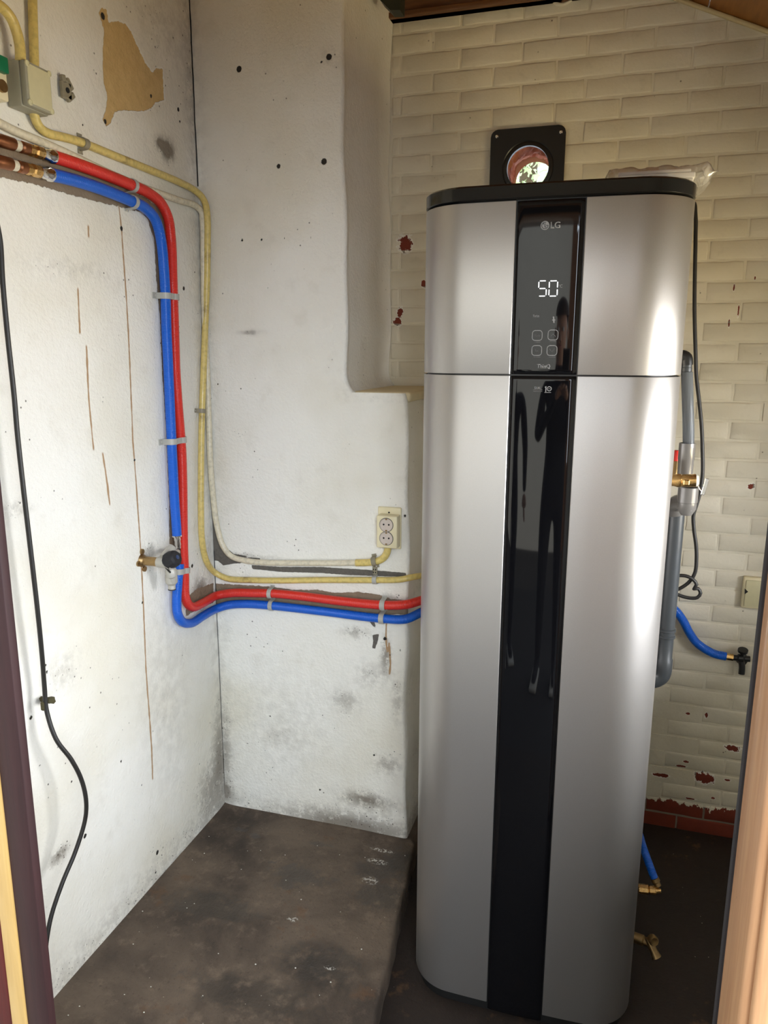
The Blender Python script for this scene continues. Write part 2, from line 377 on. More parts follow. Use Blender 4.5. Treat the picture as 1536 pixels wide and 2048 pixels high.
# ------------------------------------------------------------------ plaster walls with wear fields
def poly_sdf(U, V, poly):
    P = np.array(poly); D = np.full(U.shape, 1e9); ins = np.zeros(U.shape, bool)
    for i in range(len(P)):
        a = P[i]; b = P[(i+1) % len(P)]; e = b-a; w0 = U-a[0]; w1 = V-a[1]
        tt = np.clip((w0*e[0]+w1*e[1])/(e@e+1e-12), 0, 1)
        D = np.minimum(D, np.hypot(w0-e[0]*tt, w1-e[1]*tt))
        c = ((a[1] > V) != (b[1] > V)); s = (b[0]-a[0])*(V-a[1])/((b[1]-a[1]) if abs(b[1]-a[1]) > 1e-9 else 1e-9)+a[0]
        ins ^= c & (U < s)
    return np.where(ins, -D, D)
def blob(U, V, c, ru, rv): return np.hypot((U-c[0])/ru, (V-c[1])/rv)
def lump(U, V, seed, amp):
    r = np.random.default_rng(seed); z = np.zeros(U.shape)
    for k in range(26):
        f = r.uniform(3, 22); a = r.uniform(0, 2*math.pi); z += np.sin((U*math.cos(a)+V*math.sin(a))*f+r.uniform(0, 6.28))/(1+f*.12)
    return z*amp/5
def grid_mesh(name, U, V, PT, mat, attrs, parent=None):
    nv, nu = U.shape; me = bpy.data.meshes.new(name)
    idx = np.arange(nu*nv).reshape(nv, nu)
    q = np.stack([idx[:-1, :-1], idx[:-1, 1:], idx[1:, 1:], idx[1:, :-1]], -1).reshape(-1, 4)
    me.vertices.add(nu*nv); me.vertices.foreach_set('co', PT.reshape(-1).astype(np.float32))
    me.loops.add(q.size); me.loops.foreach_set('vertex_index', q.ravel().astype(np.int32))
    me.polygons.add(len(q)); me.polygons.foreach_set('loop_start', np.arange(0, q.size, 4, dtype=np.int32))
    me.update(calc_edges=True)
    for k, a in attrs.items():
        at = me.attributes.new(k, 'FLOAT', 'POINT'); at.data.foreach_set('value', np.clip(a, -5, 5).ravel().astype(np.float32))
    return mesh_obj(name, me, mat, parent, smooth=True)
def line_field(U, V, pl):            # signed sideways distance to a mostly vertical polyline given as (u, v), plus a length mask
    pl = sorted(pl, key=lambda q: q[1]); vs = np.array([q[1] for q in pl]); us = np.array([q[0] for q in pl])
    return U-np.interp(V, vs, us), ((V > vs[0]) & (V < vs[-1])).astype(float)
def merge_lines(U, V, lines):
    d = np.full(U.shape, 1.0); m = np.zeros(U.shape); best = np.full(U.shape, 1e9)
    for pl in lines:
        a, b = line_field(U, V, pl); vs = [q[1] for q in pl]; out_ = np.maximum(np.maximum(min(vs)-V, V-max(vs)), 0)
        k = np.abs(a)+out_ < best; best = np.where(k, np.abs(a)+out_, best); d = np.where(k, a, d)
        m = np.maximum(m, np.where((np.abs(a) < .012) & (b > 0), 1.0, 0))
    return d, m
LQ = lambda x, y: (onL(x, y).y, onL(x, y).z)
PQ = lambda x, y: (onP(x, y).x, onP(x, y).z)

# left wall
ys = np.arange(0.80, YP+.0001, .0048); ys[-1] = YP; zs = np.arange(-.01, 3.34, .0056)
U, V = np.meshgrid(ys, zs)
bare = poly_sdf(U, V, [LQ(*q) for q in [(198, 24), (205, 14), (214, 20), (218, 45), (236, 42), (252, 48), (262, 62), (275, 92), (292, 128), (306, 146), (312, 136), (325, 138), (329, 200), (312, 204), (303, 216), (292, 221), (276, 222), (245, 220), (230, 224), (222, 245), (213, 253), (205, 240), (213, 216), (215, 190), (208, 165), (206, 110), (209, 60)]])
band = poly_sdf(U, V, [LQ(*q) for q in [(-60, 250), (0, 285), (60, 292), (110, 318), (200, 352), (290, 395), (330, 425), (352, 470), (353, 600), (358, 760), (366, 880), (368, 1098), (340, 1098), (339, 1000), (333, 880), (325, 760), (320, 640), (312, 560), (309, 480), (297, 440), (285, 424), (215, 408), (150, 392), (60, 366), (0, 355), (-60, 340)]])
band = np.minimum(band, poly_sdf(U, V, [LQ(*q) for q in [(372, 1195), (395, 1178), (427, 1166), (428, 1205), (400, 1216), (372, 1232)]]))
dark = poly_sdf(U, V, [LQ(*q) for q in [(404, 470), (402, 560), (404, 700), (409, 760), (408, 640), (407, 520)]])  # shadow gap between conduit and wall, put into the wall colour
crack = poly_sdf(U, V, [LQ(*q) for q in [(396, -40), (399, 200), (402, 372), (404, 374), (402, 200), (399.6, -40)]])
dark = np.minimum(dark, crack)
holes = np.full(U.shape, 1.0)
for (x, y, r) in [(244, 457, .006), (357, 219, .006), (360, 243, .004), (303, 192, .005), (211, 243, .006), (207, 32, .008), (367, 577, .006), (269, 920, .004), (385, 1132, .006), (358, 654, .003), (164, 325, .003), (62, 1435, .005), (315, 1705, .007), (170, 1672, .006), (91, 1331, .004), (94, 1344, .004), (120, 1147, .002), (80, 1530, .003), (144, 1563, .003), (242, 1523, .004), (305, 1462, .003), (283, 1570, .0025), (312, 1745, .004), (165, 250, .003), (365, 1310, .003), (25, 205, .003), (285, 1205, .004)]:
    c = LQ(x, y); holes = np.minimum(holes, np.hypot(U-c[0], V-c[1])-r)
drip, dl = merge_lines(U, V, [[LQ(*q) for q in pl] for pl in [
    [(238, 410), (244, 457), (250, 560), (259, 720), (265, 880), (272, 960), (281, 1090), (287, 1210), (292, 1330), (298, 1420), (303, 1500), (305, 1560)],
    [(155, 575), (157, 625), (159, 668)], [(172, 690), (178, 800), (187, 900)], [(205, 905), (215, 970), (220, 1010)], [(177, 450), (178, 476)]]])
grime = np.zeros(U.shape)
for (x, y, ru, rv, a) in [(335, 300, .035, .028, 1.6), (318, 285, .02, .015, 1.0), (400, 1185, .05, .05, 1.2), (300, 1110, .05, .04, .45), (130, 1340, .06, .05, .35), (440, 1500, .05, .16, .8), (420, 1570, .08, .10, .6), (118, 1710, .035, .02, 1.0), (345, 1115, .02, .05, .9), (320, 50, .15, .12, .25), (385, 150, .05, .25, .35), (30, 1020, .05, .02, .5), (150, 540, .2, .03, .22)]:
    c = LQ(x, y); grime += a*np.exp(-blob(U, V, c, ru, rv)**2)
zf = np.clip((V-ZS)/.12, 0, 9); grime += .38*np.exp(-zf**2*1.5)
grey_tone = .45*np.exp(-((YP-U)/.05)**2) + .35*np.exp(-blob(U, V, LQ(330, 1400), .12, .30)**2) + .4*np.exp(-blob(U, V, LQ(400, 100), .12, .4)**2)  # grey tone, stronger towards the corner and in two soft patches
X = XL + lump(U, V, 3, .0022) - .0016*(bare < 0)
X = X + .012*np.exp(-((YP-U)/.03)**2)*(1+np.sin(V*9)*.4)*0 
wl = grid_mesh('wall_left', U, V, np.stack([X, U, V], -1), M['plaster'], dict(bare=bare, band=band, dark=dark, hole=holes, drip=drip, driplen=dl, grime=grime, grey_tone=grey_tone))
tag(wl, kind='structure')
# open settlement crack down the corner
rc_ = random.Random(5)
tube('crack', [Vector((XL+.001+rc_.uniform(0, .0016), YP-.0012, z)) for z in np.arange(2.16, 3.2, .03)], .0017, M['hole_dark'], wl, 6, .02)
tube('crack', [Vector((XL+.001+rc_.uniform(0, .0012), YP-.0010, z)) for z in np.arange(.12, 1.02, .03)], .0008, M['hole_dark'], wl, 6, .02)
# masonry behind it and the loose floor edge
def struct_box(name, lo, hi, mat, parent=None, bev=0):
    lo = Vector(lo); hi = Vector(hi); o = box(name, (lo+hi)/2, hi-lo, mat, parent, bev=bev)
    if parent is None: tag(o, kind='structure')
    return o
struct_box('masonry', (XL-.22, .66, -.3), (XL-.006, YB+.11, 3.34), M['render'], wl)

# pier in the left corner: full width below the ledge, narrower above
def pier():
    def path(xr, rc, n_front):
        s0 = np.linspace(0, xr-rc-XL, n_front); pts = [(XL+s, YP) for s in s0]
        for k in range(1, 9):
            a = math.pi/2*k/8; pts.append((xr-rc+rc*math.sin(a), YP+rc-rc*math.cos(a)))
        for k in range(1, 24): pts.append((xr, YP+rc+(YB-YP-rc)*k/23))
        return np.array(pts)
    zlo = np.arange(-.01, ZLEDGE+.0001, .0058); zlo[-1] = ZLEDGE; zhi = np.arange(ZLEDGE, 3.3, .0058)
    obs = []
    for (zz, xr, rc, nf, nm) in ((zlo, XRL, .012, 125, 'lower'), (zhi, XRU, .012, 95, 'upper')):
        rows = []
        for z in zz:
            x2 = xr + (.030*math.exp(-(z-ZLEDGE)/.022) if nm == 'upper' else -.010*math.exp(-(ZLEDGE-z)/.02)) + .004*math.sin(z*7+1)+.0025*math.sin(z*19)
            rows.append(path(x2, rc, nf))
        A = np.array(rows); Uu = A[:, :, 0]; Vv = np.repeat(zz[:, None], A.shape[1], 1); Y = A[:, :, 1]
        front = (Y < YP+rc*.9)
        y2 = Y + np.where(front, lump(Uu, Vv, 5, .0022), 0)
        x2 = Uu + np.where(front, 0, lump(Y, Vv, 9, .003))
        
        hole = np.full(Uu.shape, 1.0); far = np.where(front, 0, 1.0)
        for (x, y, r) in [(478, 138, .0085), (658, 114, .0085), (557, 332, .0065), (648, 323, .0085), (484, 480, .004), (523, 479, .0035), (568, 476, .003), (621, 474, .003), (536, 575, .003), (528, 703, .003), (458, 1048, .003), (428, 759, .003), (436, 768, .003), (673, 136, .003), (643, 124, .003), (770, 1277, .006), (793, 1190, .003), (800, 1300, .004), (780, 1310, .003), (810, 1032, .004), (492, 340, .002), (571, 308, .002), (645, 435, .002), (481, 1480, .003), (540, 1432, .004), (495, 1487, .003), (640, 1580, .004), (748, 1510, .004)]:
            c = PQ(x, y); hole = np.minimum(hole, np.hypot(Uu-c[0], Vv-c[1])-r)
        band = poly_sdf(Uu, Vv, [PQ(*q) for q in [(424, 1166), (480, 1170), (545, 1174), (590, 1180), (640, 1180), (670, 1186), (720, 1184), (760, 1190), (780, 1198), (830, 1202), (830, 1232), (790, 1228), (740, 1240), (715, 1232), (600, 1214), (540, 1203), (470, 1206), (424, 1228)]])
        dark = poly_sdf(Uu, Vv, [PQ(*q) for q in [(421, 900), (424, 1000), (425, 1120), (436, 1122), (446, 1131), (470, 1127), (500, 1128), (505, 1138), (560, 1144), (640, 1146), (700, 1150), (812, 1154), (812, 1146), (740, 1140), (640, 1134), (560, 1134), (500, 1130), (460, 1118), (444, 1095), (434, 1040), (427, 950)]])
        dark = np.minimum(dark, poly_sdf(Uu, Vv, [PQ(*q) for q in [(443, 1090), (452, 1104), (466, 1112), (520, 1120), (520, 1117), (468, 1108), (455, 1098)]]))
        dark = np.minimum(dark, poly_sdf(Uu, Vv, [PQ(*q) for q in [(745, 1270), (758, 1268), (756, 1282), (750, 1298), (744, 1296), (747, 1282)]]))
        dark = np.minimum(dark, poly_sdf(Uu, Vv, [PQ(*q) for q in [(737, 1240), (748, 1242), (753, 1256), (747, 1254)]]))
        drip, dl = merge_lines(Uu, Vv, [[PQ(*q) for q in pl] for pl in [[(773, 1240), (772, 1270), (774, 1300)], [(433, 1230), (433, 1300), (440, 1420), (443, 1500)], [(779, 1290), (781, 1330), (779, 1350)]]])
        g = np.zeros(Uu.shape)
        for (x, y, ru, rv, a) in [(772, 1310, .018, .06, .9), (690, 1400, .05, .045, .55), (795, 1400, .02, .08, .5), (735, 1600, .09, .03, 1.0), (775, 1530, .05, .04, .6), (780, 1200, .05, .02, .8), (500, 665, .028, .006, .9), (450, 1500, .03, .16, .7), (700, 1650, .2, .05, .8), (710, 1265, .05, .02, .6), (740, 1350, .06, .05, .4), (445, 1580, .03, .03, 1.3), (500, 1112, .1, .01, .5), (560, 1470, .07, .06, .25), (660, 115, .03, .03, .3)]:
            c = PQ(x, y); g += a*np.exp(-blob(Uu, Vv, c, ru, rv)**2)
        g += .34*np.exp(-(np.clip(Vv-ZS, 0, 9)/.07)**2)
        g += np.where((np.abs(Vv-ZLEDGE) < .03) & (Uu > XRU-.01), .12, 0)
        so_ = .35*np.exp(-((Uu-XL)/.04)**2) + .5*np.exp(-(blob(Uu, Vv, PQ(500, 665), .05, .008))**2) + .3*np.exp(-blob(Uu, Vv, PQ(560, 1450), .2, .2)**2)  # grey tone towards the corner and in two patches
        for a in (hole, band, dark, drip): a += far*2
        dl = np.where(front, dl, 0); 
        obs.append(grid_mesh('wall_pier', Uu, Vv, np.stack([x2, y2, Vv], -1), M['plaster'], dict(bare=np.full(Uu.shape, 1.0), band=band, dark=dark, hole=hole, drip=drip, driplen=dl, grime=g, grey_tone=so_)))
    o = obs[0]; tag(o, kind='structure'); up = obs[1]; up.name = 'upper_pier'; up.parent = o
    # rounded ledge on which the upper pier steps back
    bm = bmesh.new(); add_box(bm, ((XRU+XRL)/2-.012, (YP+YB)/2+.006, ZLEDGE-.012), (XRL-XRU+.024+.004, YB-YP-.010, .03), None, .010, 3)
    led = smooth_angle(from_bm('ledge', bm, M['ledge'], o), 60)
    return o
pier()

# ------------------------------------------------------------------ brick wall with round duct hole
VC = onB(1056, 337); VC = Vector((VC.x, YB, VC.z)); VR = .066
XR = .95
def wall_back():
    bm = bmesh.new(); n = 40; x0, x1, z0, z1 = VC.x-.11, VC.x+.11, VC.z-.11, VC.z+.11
    def ringpt(k, r): a = 2*math.pi*k/n; return (VC.x+r*math.cos(a), VC.z+r*math.sin(a))
    def sqpt(k):
        a = 2*math.pi*k/n; c, s = math.cos(a), math.sin(a); m = .11/max(abs(c), abs(s)); return (VC.x+c*m, VC.z+s*m)
    for yy, sgn in ((YB+.0021, 1), (YB+.21, -1)):
        ci = [bm.verts.new((ringpt(k, VR)[0], yy, ringpt(k, VR)[1])) for k in range(n)]
        sq = [bm.verts.new((sqpt(k)[0], yy, sqpt(k)[1])) for k in range(n)]
        for k in range(n): bm.faces.new((ci[k], ci[(k+1) % n], sq[(k+1) % n], sq[k]))
        X0, X1, Z0, Z1 = XL-.2, XR+.2, -.3, 3.34
        for (a, b, c, d) in ((X0, x0, Z0, Z1), (x1, X1, Z0, Z1), (x0, x1, Z0, z0), (x0, x1, z1, Z1)):
            bm.faces.new([bm.verts.new(q) for q in ((a, yy, c), (b, yy, c), (b, yy, d), (a, yy, d))])
    o = from_bm('wall_back', bm, M['mortar']); tag(o, kind='structure')
    # rough broken brick lining of the duct hole
    bm = bmesh.new(); rings = []
    for j in range(12):
        y = YB+.003+.207*j/11; ring = []
        for k in range(48):
            a = 2*math.pi*k/48; r = VR+.004+(.010*math.sin(3*a+j*1.3)+.006*math.sin(7*a+j*2.1)+rng.uniform(-.004, .004))*(0.2 if j < 2 else 1)*.6 + (.012 if j > 5 else 0)
            ring.append(bm.verts.new((VC.x+r*math.cos(a), y, VC.z+r*math.sin(a))))
        rings.append(ring)
    for a, b in zip(rings, rings[1:]):
        for k in range(48): bm.faces.new((a[k], a[(k+1) % 48], b[(k+1) % 48], b[k]))
    from_bm('duct_lining', bm, M['inner_brick'], o)
    # bricks
    Lm, Hm, j = .1975, .0612, .0065
    def brick_mesh(w, h, seed):
        r = random.Random(seed); bm = bmesh.new(); nx, nz = 6, 2
        def ring(inset, y, jit):
            pts = []
            for i in range(nx): pts.append((-w/2+inset+(w-2*inset)*i/nx, -h/2+inset))
            for i in range(nz): pts.append((w/2-inset, -h/2+inset+(h-2*inset)*i/nz))
            for i in range(nx): pts.append((w/2-inset-(w-2*inset)*i/nx, h/2-inset))
            for i in range(nz): pts.append((-w/2+inset, h/2-inset-(h-2*inset)*i/nz))
            return [bm.verts.new((x+r.uniform(-jit, jit), y+r.uniform(-jit, jit)*.3, z+r.uniform(-jit, jit))) for x, z in pts]
        a = ring(-.0015, .0045, .0008); b = ring(.0008, .0012, .0016); c = ring(.0045, -.0004, .0014)
        for p, q in ((a, b), (b, c)):
            for i in range(len(p)): bm.faces.new((p[i], p[(i+1) % len(p)], q[(i+1) % len(p)], q[i]))
        bm.faces.new(c); bmesh.ops.recalc_face_normals(bm, faces=bm.faces)
        me = bpy.data.meshes.new('brick'); bm.to_mesh(me); bm.free(); me.materials.append(M['brick'])
        me.polygons.foreach_set('use_smooth', [True]*len(me.polygons)); return me
    full = [brick_mesh(Lm-j, Hm-j, s) for s in range(10)]
    items = []
    for k in range(-1, 49):
        z = .052+Hm*k+Hm/2; off = (-.64 if k % 2 == 0 else -.549) if k > 0 else (-.60 if k % 2 == 0 else -.49)
        xs = [off+Lm*i for i in range(-4, 11)]
        for xa in xs:
            a = max(xa, XRU+.002); b = min(xa+Lm, XR)
            if b-a < .03: continue
            cx = (a+b)/2
            if z > 3.2-(cx+.9)*.45 or z < 0: continue
            nx_ = min(max(VC.x, a), b); nz_ = min(max(VC.z, z-Hm/2), z+Hm/2)
            if math.hypot(nx_-VC.x, nz_-VC.z) < VR+.006: continue
            d = Vector((cx, YB, z))-C0; zc = d.dot(CF); px = 768+F_PX*d.dot(CR)/zc; py = 1024-F_PX*d.dot(CU)/zc
            hid = (-60 < px < 1600 and -50 < py < 2100)
            behind = 905 < px < 1345 and py > 480
            behind = behind or (px < 820 and py > 800)
            items.append((cx, z, b-a, hid and not behind and px < 1590))
    jt = []
    for cx, z, w, ind in items:
        if ind and len([1]) and sum(1 for q in jt) < 298:
            if abs(w-Lm) < .001: me = random.choice(full)
            else: me = brick_mesh(w-j, Hm-j, int(cx*1000)+int(z*77))
            b = bpy.data.objects.new('brick', me); COL.objects.link(b); b.parent = o
            b.location = (cx+random.uniform(-.0008, .0008), YB+random.uniform(-.0008, .0012), z+random.uniform(-.0012, .0012))
            b.rotation_euler = (random.uniform(-.012, .012), random.uniform(-.006, .006), random.uniform(-.005, .005)); jt.append(b)
    rest = [q for q in items if not q[3]]
    bm = bmesh.new()
    for cx, z, w, _ in rest:
        add_box(bm, (cx, YB+.004, z), (w-j, .010, Hm-j))
    r = from_bm('hidden_bricks', bm, M['brick'], o); r['kind'] = 'stuff'
    print('BRICKS', len(jt), len(rest))
wall_back()

# ------------------------------------------------------------------ other walls, floor, ceiling
wr = struct_box('wall_right', (XR, .66, -.3), (XR+.2, .97, 2.6), M['render'])
struct_box('pier_piece', (XR, 2.02, -.3), (XR+.2, YB+.11, 2.6), M['render'], wr)
struct_box('parapet', (XR, .97, -.3), (XR+.2, 2.02, .98), M['render'], wr)
struct_box('lintel', (XR, .97, 1.62), (XR+.2, 2.02, 2.6), M['render'], wr)
win = tag(box('window_1', (XR+.1, 1.495, .99), (.20, 1.05, .03), M['trim_cream']), kind='structure')
for (c, s) in (((XR+.12, .99, 1.30), (.05, .04, .60)), ((XR+.12, 2.0, 1.30), (.05, .04, .60)), ((XR+.12, 1.495, 1.60), (.05, 1.05, .04)), ((XR+.12, 1.495, 1.30), (.045, .03, .60))):
    box('window_frame', c, s, M['trim_cream'], win)
XD0, XD1 = -.850, .186
wf = struct_box('wall_front', (XL-.2, .68, -.3), (XD0-.03, .80, 3.3), M['render'])
struct_box('front_panel', (XD1+.05, .68, -.3), (XR+.2, .80, 2.6), M['render'], wf)
struct_box('front_head', (XD0-.03, .68, 2.13), (XD1+.05, .80, 3.1), M['render'], wf)
# door frame (nearly plumb posts)
df_ = tag(box('door_1', ((XD0+XD1)/2, .74, 2.115), (XD1-XD0, .12, .06), M['tan_wood']), kind='structure')
box('right_jamb', (.151+.035, .74, .95), (.07, .10, 2.26), M['tan_wood'], df_, bev=.006)
bm = bmesh.new(); add_box(bm, (.1705, .686, .95), (.022, .012, 2.26), None, .005, 3); smooth_angle(from_bm('jamb_bead', bm, M['tan_wood'], df_), 60)
box('right_rebate', (.149+.012, .795, .95), (.024, .012, 2.26), M['dark_strip'], df_, bev=.001)
box('left_rebate', (-.778-.021, .7925, .95), (.042, .015, 2.26), M['maroon'], df_, bev=.0015)
box('left_jamb', (-.8195-.0145, .790, .95), (.029, .016, 2.26), M['yellow_wood'], df_, bev=.002)
box('red_architrave', (-.849-.02, .791, .95), (.040, .014, 2.26), M['red_door'], df_, bev=.003)
box('head_rebate', ((XD0+XD1)/2, .795, 2.10), (XD1-XD0, .012, .02), M['dark_strip'], df_)

fl = struct_box('floor', (XL-.1, .3, -.05), (XR+.1, YB+.02, 0), M['floor'])
# raised concrete slab along the left
def slab():
    e0 = hit(830, 1690, 2, ZS); e1 = hit(745, 2048, 2, ZS); m = (e1.x-e0.x)/(e1.y-e0.y)
    yy = np.arange(.80, YB-.02, .008); ss = np.linspace(0, 1, 118)
    rows = []
    for y in yy:
        ex = e0.x+(y-e0.y)*m + .0015*math.sin(y*23)+.001*math.sin(y*61+1)
        if y > YP: ex = min(ex, XRL+.03)
        xs = list(XL+(ex-.010-XL)*ss); z = [ZS]*len(xs)
        for (dx, dz) in ((-.004, -.0015), (0, -.007), (.002, -.03), (.003, -.078)): xs.append(ex+dx); z.append(ZS+dz)
        rows.append((xs, z))
    Xs = np.array([r[0] for r in rows]); Zs = np.array([r[1] for r in rows]); Y = np.repeat(yy[:, None], Xs.shape[1], 1)
    top = Zs > ZS-.001
    Zs = Zs + np.where(top, lump(Xs, Y, 12, .0035), 0)+ np.where(top, .006*np.exp(-(Xs-XL)/.02)+.006*np.exp(-np.abs(YP-Y)/.02), 0)
    # chipped edge near the front
    G = lambda x, y: (hit(x, y, 2, ZS).x, hit(x, y, 2, ZS).y)
    wet = np.full(Xs.shape, 1.0)
    for (x, y, ru, rv) in [(600, 1752, .085, .035), (575, 1772, .03, .02), (420, 1815, .12, .045), (480, 1660, .02, .012), (760, 1745, .07, .05), (800, 1720, .05, .05), (640, 1690, .035, .012), (510, 1672, .02, .015), (640, 1930, .10, .06), (500, 1990, .15, .05), (770, 1790, .08, .06), (545, 1725, .02, .01)]:
        c = G(x, y); wet = np.minimum(wet, (np.hypot((Xs-c[0])/ru, (Y-c[1])/rv)-1)*.03)
    crust = np.full(Xs.shape, 1.0)
    for (x, y, ru, rv) in [(755, 1722, .04, .015), (740, 1760, .03, .02), (585, 1838, .02, .012), (660, 1935, .02, .008), (765, 1700, .05, .01)]:
        c = G(x, y); crust = np.minimum(crust, (np.hypot((Xs-c[0])/ru, (Y-c[1])/rv)-1)*.02)
    o = grid_mesh('floor_slab', Xs, Y, np.stack([Xs, Y, Zs], -1), M['slab'], dict(wet=wet, crust=crust)); o.name = 'floor_raised'
    tag(o, kind='structure')
slab()
# sloping roof of boards
a = onB(1370, 0); b = onB(1536, 60); sl = (b.z-a.z)/(b.x-a.x); th = math.atan(sl)
def roofz(x): return a.z+(x-a.x)*sl
ceil = tag(bpy.data.objects.new('ceiling', None), kind='structure'); COL.objects.link(ceil)
nb = 16; L0, L1 = XL-.25, XR+.25; wlen = (L1-L0)/math.cos(th)
for i in range(nb):
    xc = L0+(L1-L0)*(i+.5)/nb
    Mx = Matrix.Translation((xc, (.6+YB+.2)/2, roofz(xc)+.012)) @ Matrix.Rotation(-th, 4, 'Y')
    box('plank', (0, 0, 0), (wlen/nb-.003, YB+.2-.6, .02), M['roof_wood'], ceil, M=Mx, bev=.002)
Mx = Matrix.Translation(((a.x+b.x)/2+.1, YB-.004, roofz((a.x+b.x)/2+.1)-.006)) @ Matrix.Rotation(-th, 4, 'Y')
tag(box('trim_1', (0, 0, 0), (1.6, .014, .012), M['trim_cream'], M=Mx, bev=.004), kind='structure')

# ------------------------------------------------------------------ timber at the top of the brick wall
p0 = onB(830, 27); p1 = onB(1146, 0)
bt = tag(bpy.data.objects.new('wall_beam', None), 'brown timber beam along the top of the brick wall', 'beam'); COL.objects.link(bt); bt.location = (p0.x, YB, p0.z)
q0 = onB(830, 27, .03); q1 = onB(1146, 0, .03)
zb_ = (q0.z+q1.z)/2
box('timber', ((q0.x+.22), YB-.015, zb_+.065), (.66, .036, .13), M['brown_beam'], bt, bev=.003)
box('lower_lath', ((q0.x+.22), YB-.022, zb_+.008), (.66, .05, .016), M['brown_beam'], bt, bev=.003)
# rough hole with a splintered stub
c = onB(1125, 2)
st = tag(bpy.data.objects.new('timber_stub', None), 'splintered dark timber stub poking from the wall above the black duct plate', 'timber'); COL.objects.link(st); st.location = (c.x, YB, c.z+.02)
bm = bmesh.new()
for (dx, dz, w, h) in ((-.012, .03, .03, .05), (.010, .018, .022, .05), (.0, .045, .05, .04)):
    r = add_box(bm, (c.x+dx, YB-.010, c.z+dz), (w, .03, h), None, .004, 1)
    for v in r: v.co += Vector((random.uniform(-.004, .004), random.uniform(-.004, .004), random.uniform(-.004, .004)))
from_bm('stub', bm, M['brown_beam'], st)
pts = [Vector((c.x+.036*math.cos(t_)*(1+.1*math.sin(5*t_)), YB-.002, c.z+.028+.038*math.sin(t_))) for t_ in np.linspace(math.pi*.95, math.pi*2.05, 12)]
tube('plaster_rim', pts, .005, M['mortar'], st, 8)
# dark bracket in the corner
c0_ = onP(760, 0, -.2); c1_ = onP(780, 20, -.2); c2_ = onP(800, 20, -.2); c3_ = onP(801, 0, -.2)
bm = bmesh.new(); yb0 = YP+.2; prof = [(c1_.x, c1_.z), (c2_.x, c2_.z), (c3_.x, c3_.z+.12), (c0_.x-.06, c0_.z+.12), (c0_.x, c0_.z)]
f0 = [bm.verts.new((x, yb0, z)) for x, z in prof]; f1 = [bm.verts.new((x, yb0+.05, z)) for x, z in prof]
bm.faces.new(f0); bm.faces.new(f1[::-1])
for i in range(5): bm.faces.new((f0[i], f1[i], f1[(i+1) % 5], f0[(i+1) % 5]))
o = from_bm('roof_bracket', bm, M['green_black']); tag(o, 'dark green-black painted bracket in the top corner beside the pier', 'bracket')

# ------------------------------------------------------------------ water heater
AX, AY, AR, HW, RC, DP = -.1523, 1.6472, .014, .2816, .105, .60
HT, ZSEAM, SW = 2.008, 1.6237, .0690
WH = empty('water_heater', (AX, AY, 0), 'tall silver water heater with a black glass centre strip and lit display', 'water heater', rot=(0, 0, AR))
bpy.context.view_layer.update(); WM = Matrix.Translation((AX, AY, 0)) @ Matrix.Rotation(AR, 4, 'Z'); WI = WM.inverted()
def section(off=0.0):
    """outline of half the body, from front centre round to back centre: list of (x, y) on the +x side"""
    hw, d, rc = HW+off, DP, RC+off; bow = .010
    pts = [(x, -off + bow*(x/(hw-rc))**2*0) for x in np.linspace(0, hw-rc, 15)]
    # softly bowed front running into the big corner
    for k in range(1, 15):
        a_ = math.pi/2*k/14; pts.append((hw-rc+rc*math.sin(a_), -off+rc-rc*math.cos(a_)))
    for y in np.linspace(-off+rc, d-.06, 8)[1:]: pts.append((hw, y))
    for k in range(1, 7):
        a_ = math.pi/2*k/6; pts.append((hw-.06+.06*math.cos(a_), d-.06+.06*math.sin(a_)))
    for x in np.linspace(hw-.06, 0, 6)[1:]: pts.append((x, d+off*0))
    return pts
def bow(x, y):                                   # gentle crown of the front face
    return y + .009*min(1, abs(x)/HW)**2.2 if y < .12 else y
def shell(name, z0, z1, side, xa, mat, off=0.0, th=.003, edge=.0012):
    P = [(x, y) for (x, y) in section(off) if x >= xa]; P = [(xa, -off)] + [q for q in P if q[0] > xa+1e-4 or q[1] > .2]
    P = [q for q in P]
    cut = [q for q in P]
    bm = bmesh.new(); prof = [(th, z0+.0), (edge*.3, z0+.0), (0, z0+edge), (0, z1-edge), (edge*.3, z1), (th, z1)]
    # inward normals
    N = []
    for i in range(len(cut)):
        a_ = cut[max(0, i-1)]; b_ = cut[min(len(cut)-1, i+1)]; tx, ty = b_[0]-a_[0], b_[1]-a_[1]; L = math.hypot(tx, ty) or 1; N.append((-ty/L, tx/L))
    cols = []
    # turned-in edge next to the glass strip
    for (i, dx, dn) in [(0, 0, th), (0, 0, edge)]:
        cols.append([bm.verts.new(WM @ Vector((side*(cut[i][0]+N[i][0]*(dn+q[0]*.3)), bow(cut[i][0], cut[i][1]+N[i][1]*(dn+q[0]*.3)), q[1]))) for q in prof])
    for i in range(len(cut)):
        xo = edge if i == 0 else 0
        cols.append([bm.verts.new(WM @ Vector((side*(cut[i][0]+xo+N[i][0]*q[0]), bow(cut[i][0], cut[i][1]+N[i][1]*q[0]), q[1]))) for q in prof])
    for A, B in zip(cols, cols[1:]):
        for k in range(len(prof)-1): bm.faces.new((A[k], B[k], B[k+1], A[k+1]))
    return smooth_angle(from_bm(name, bm, mat, WH), 40)
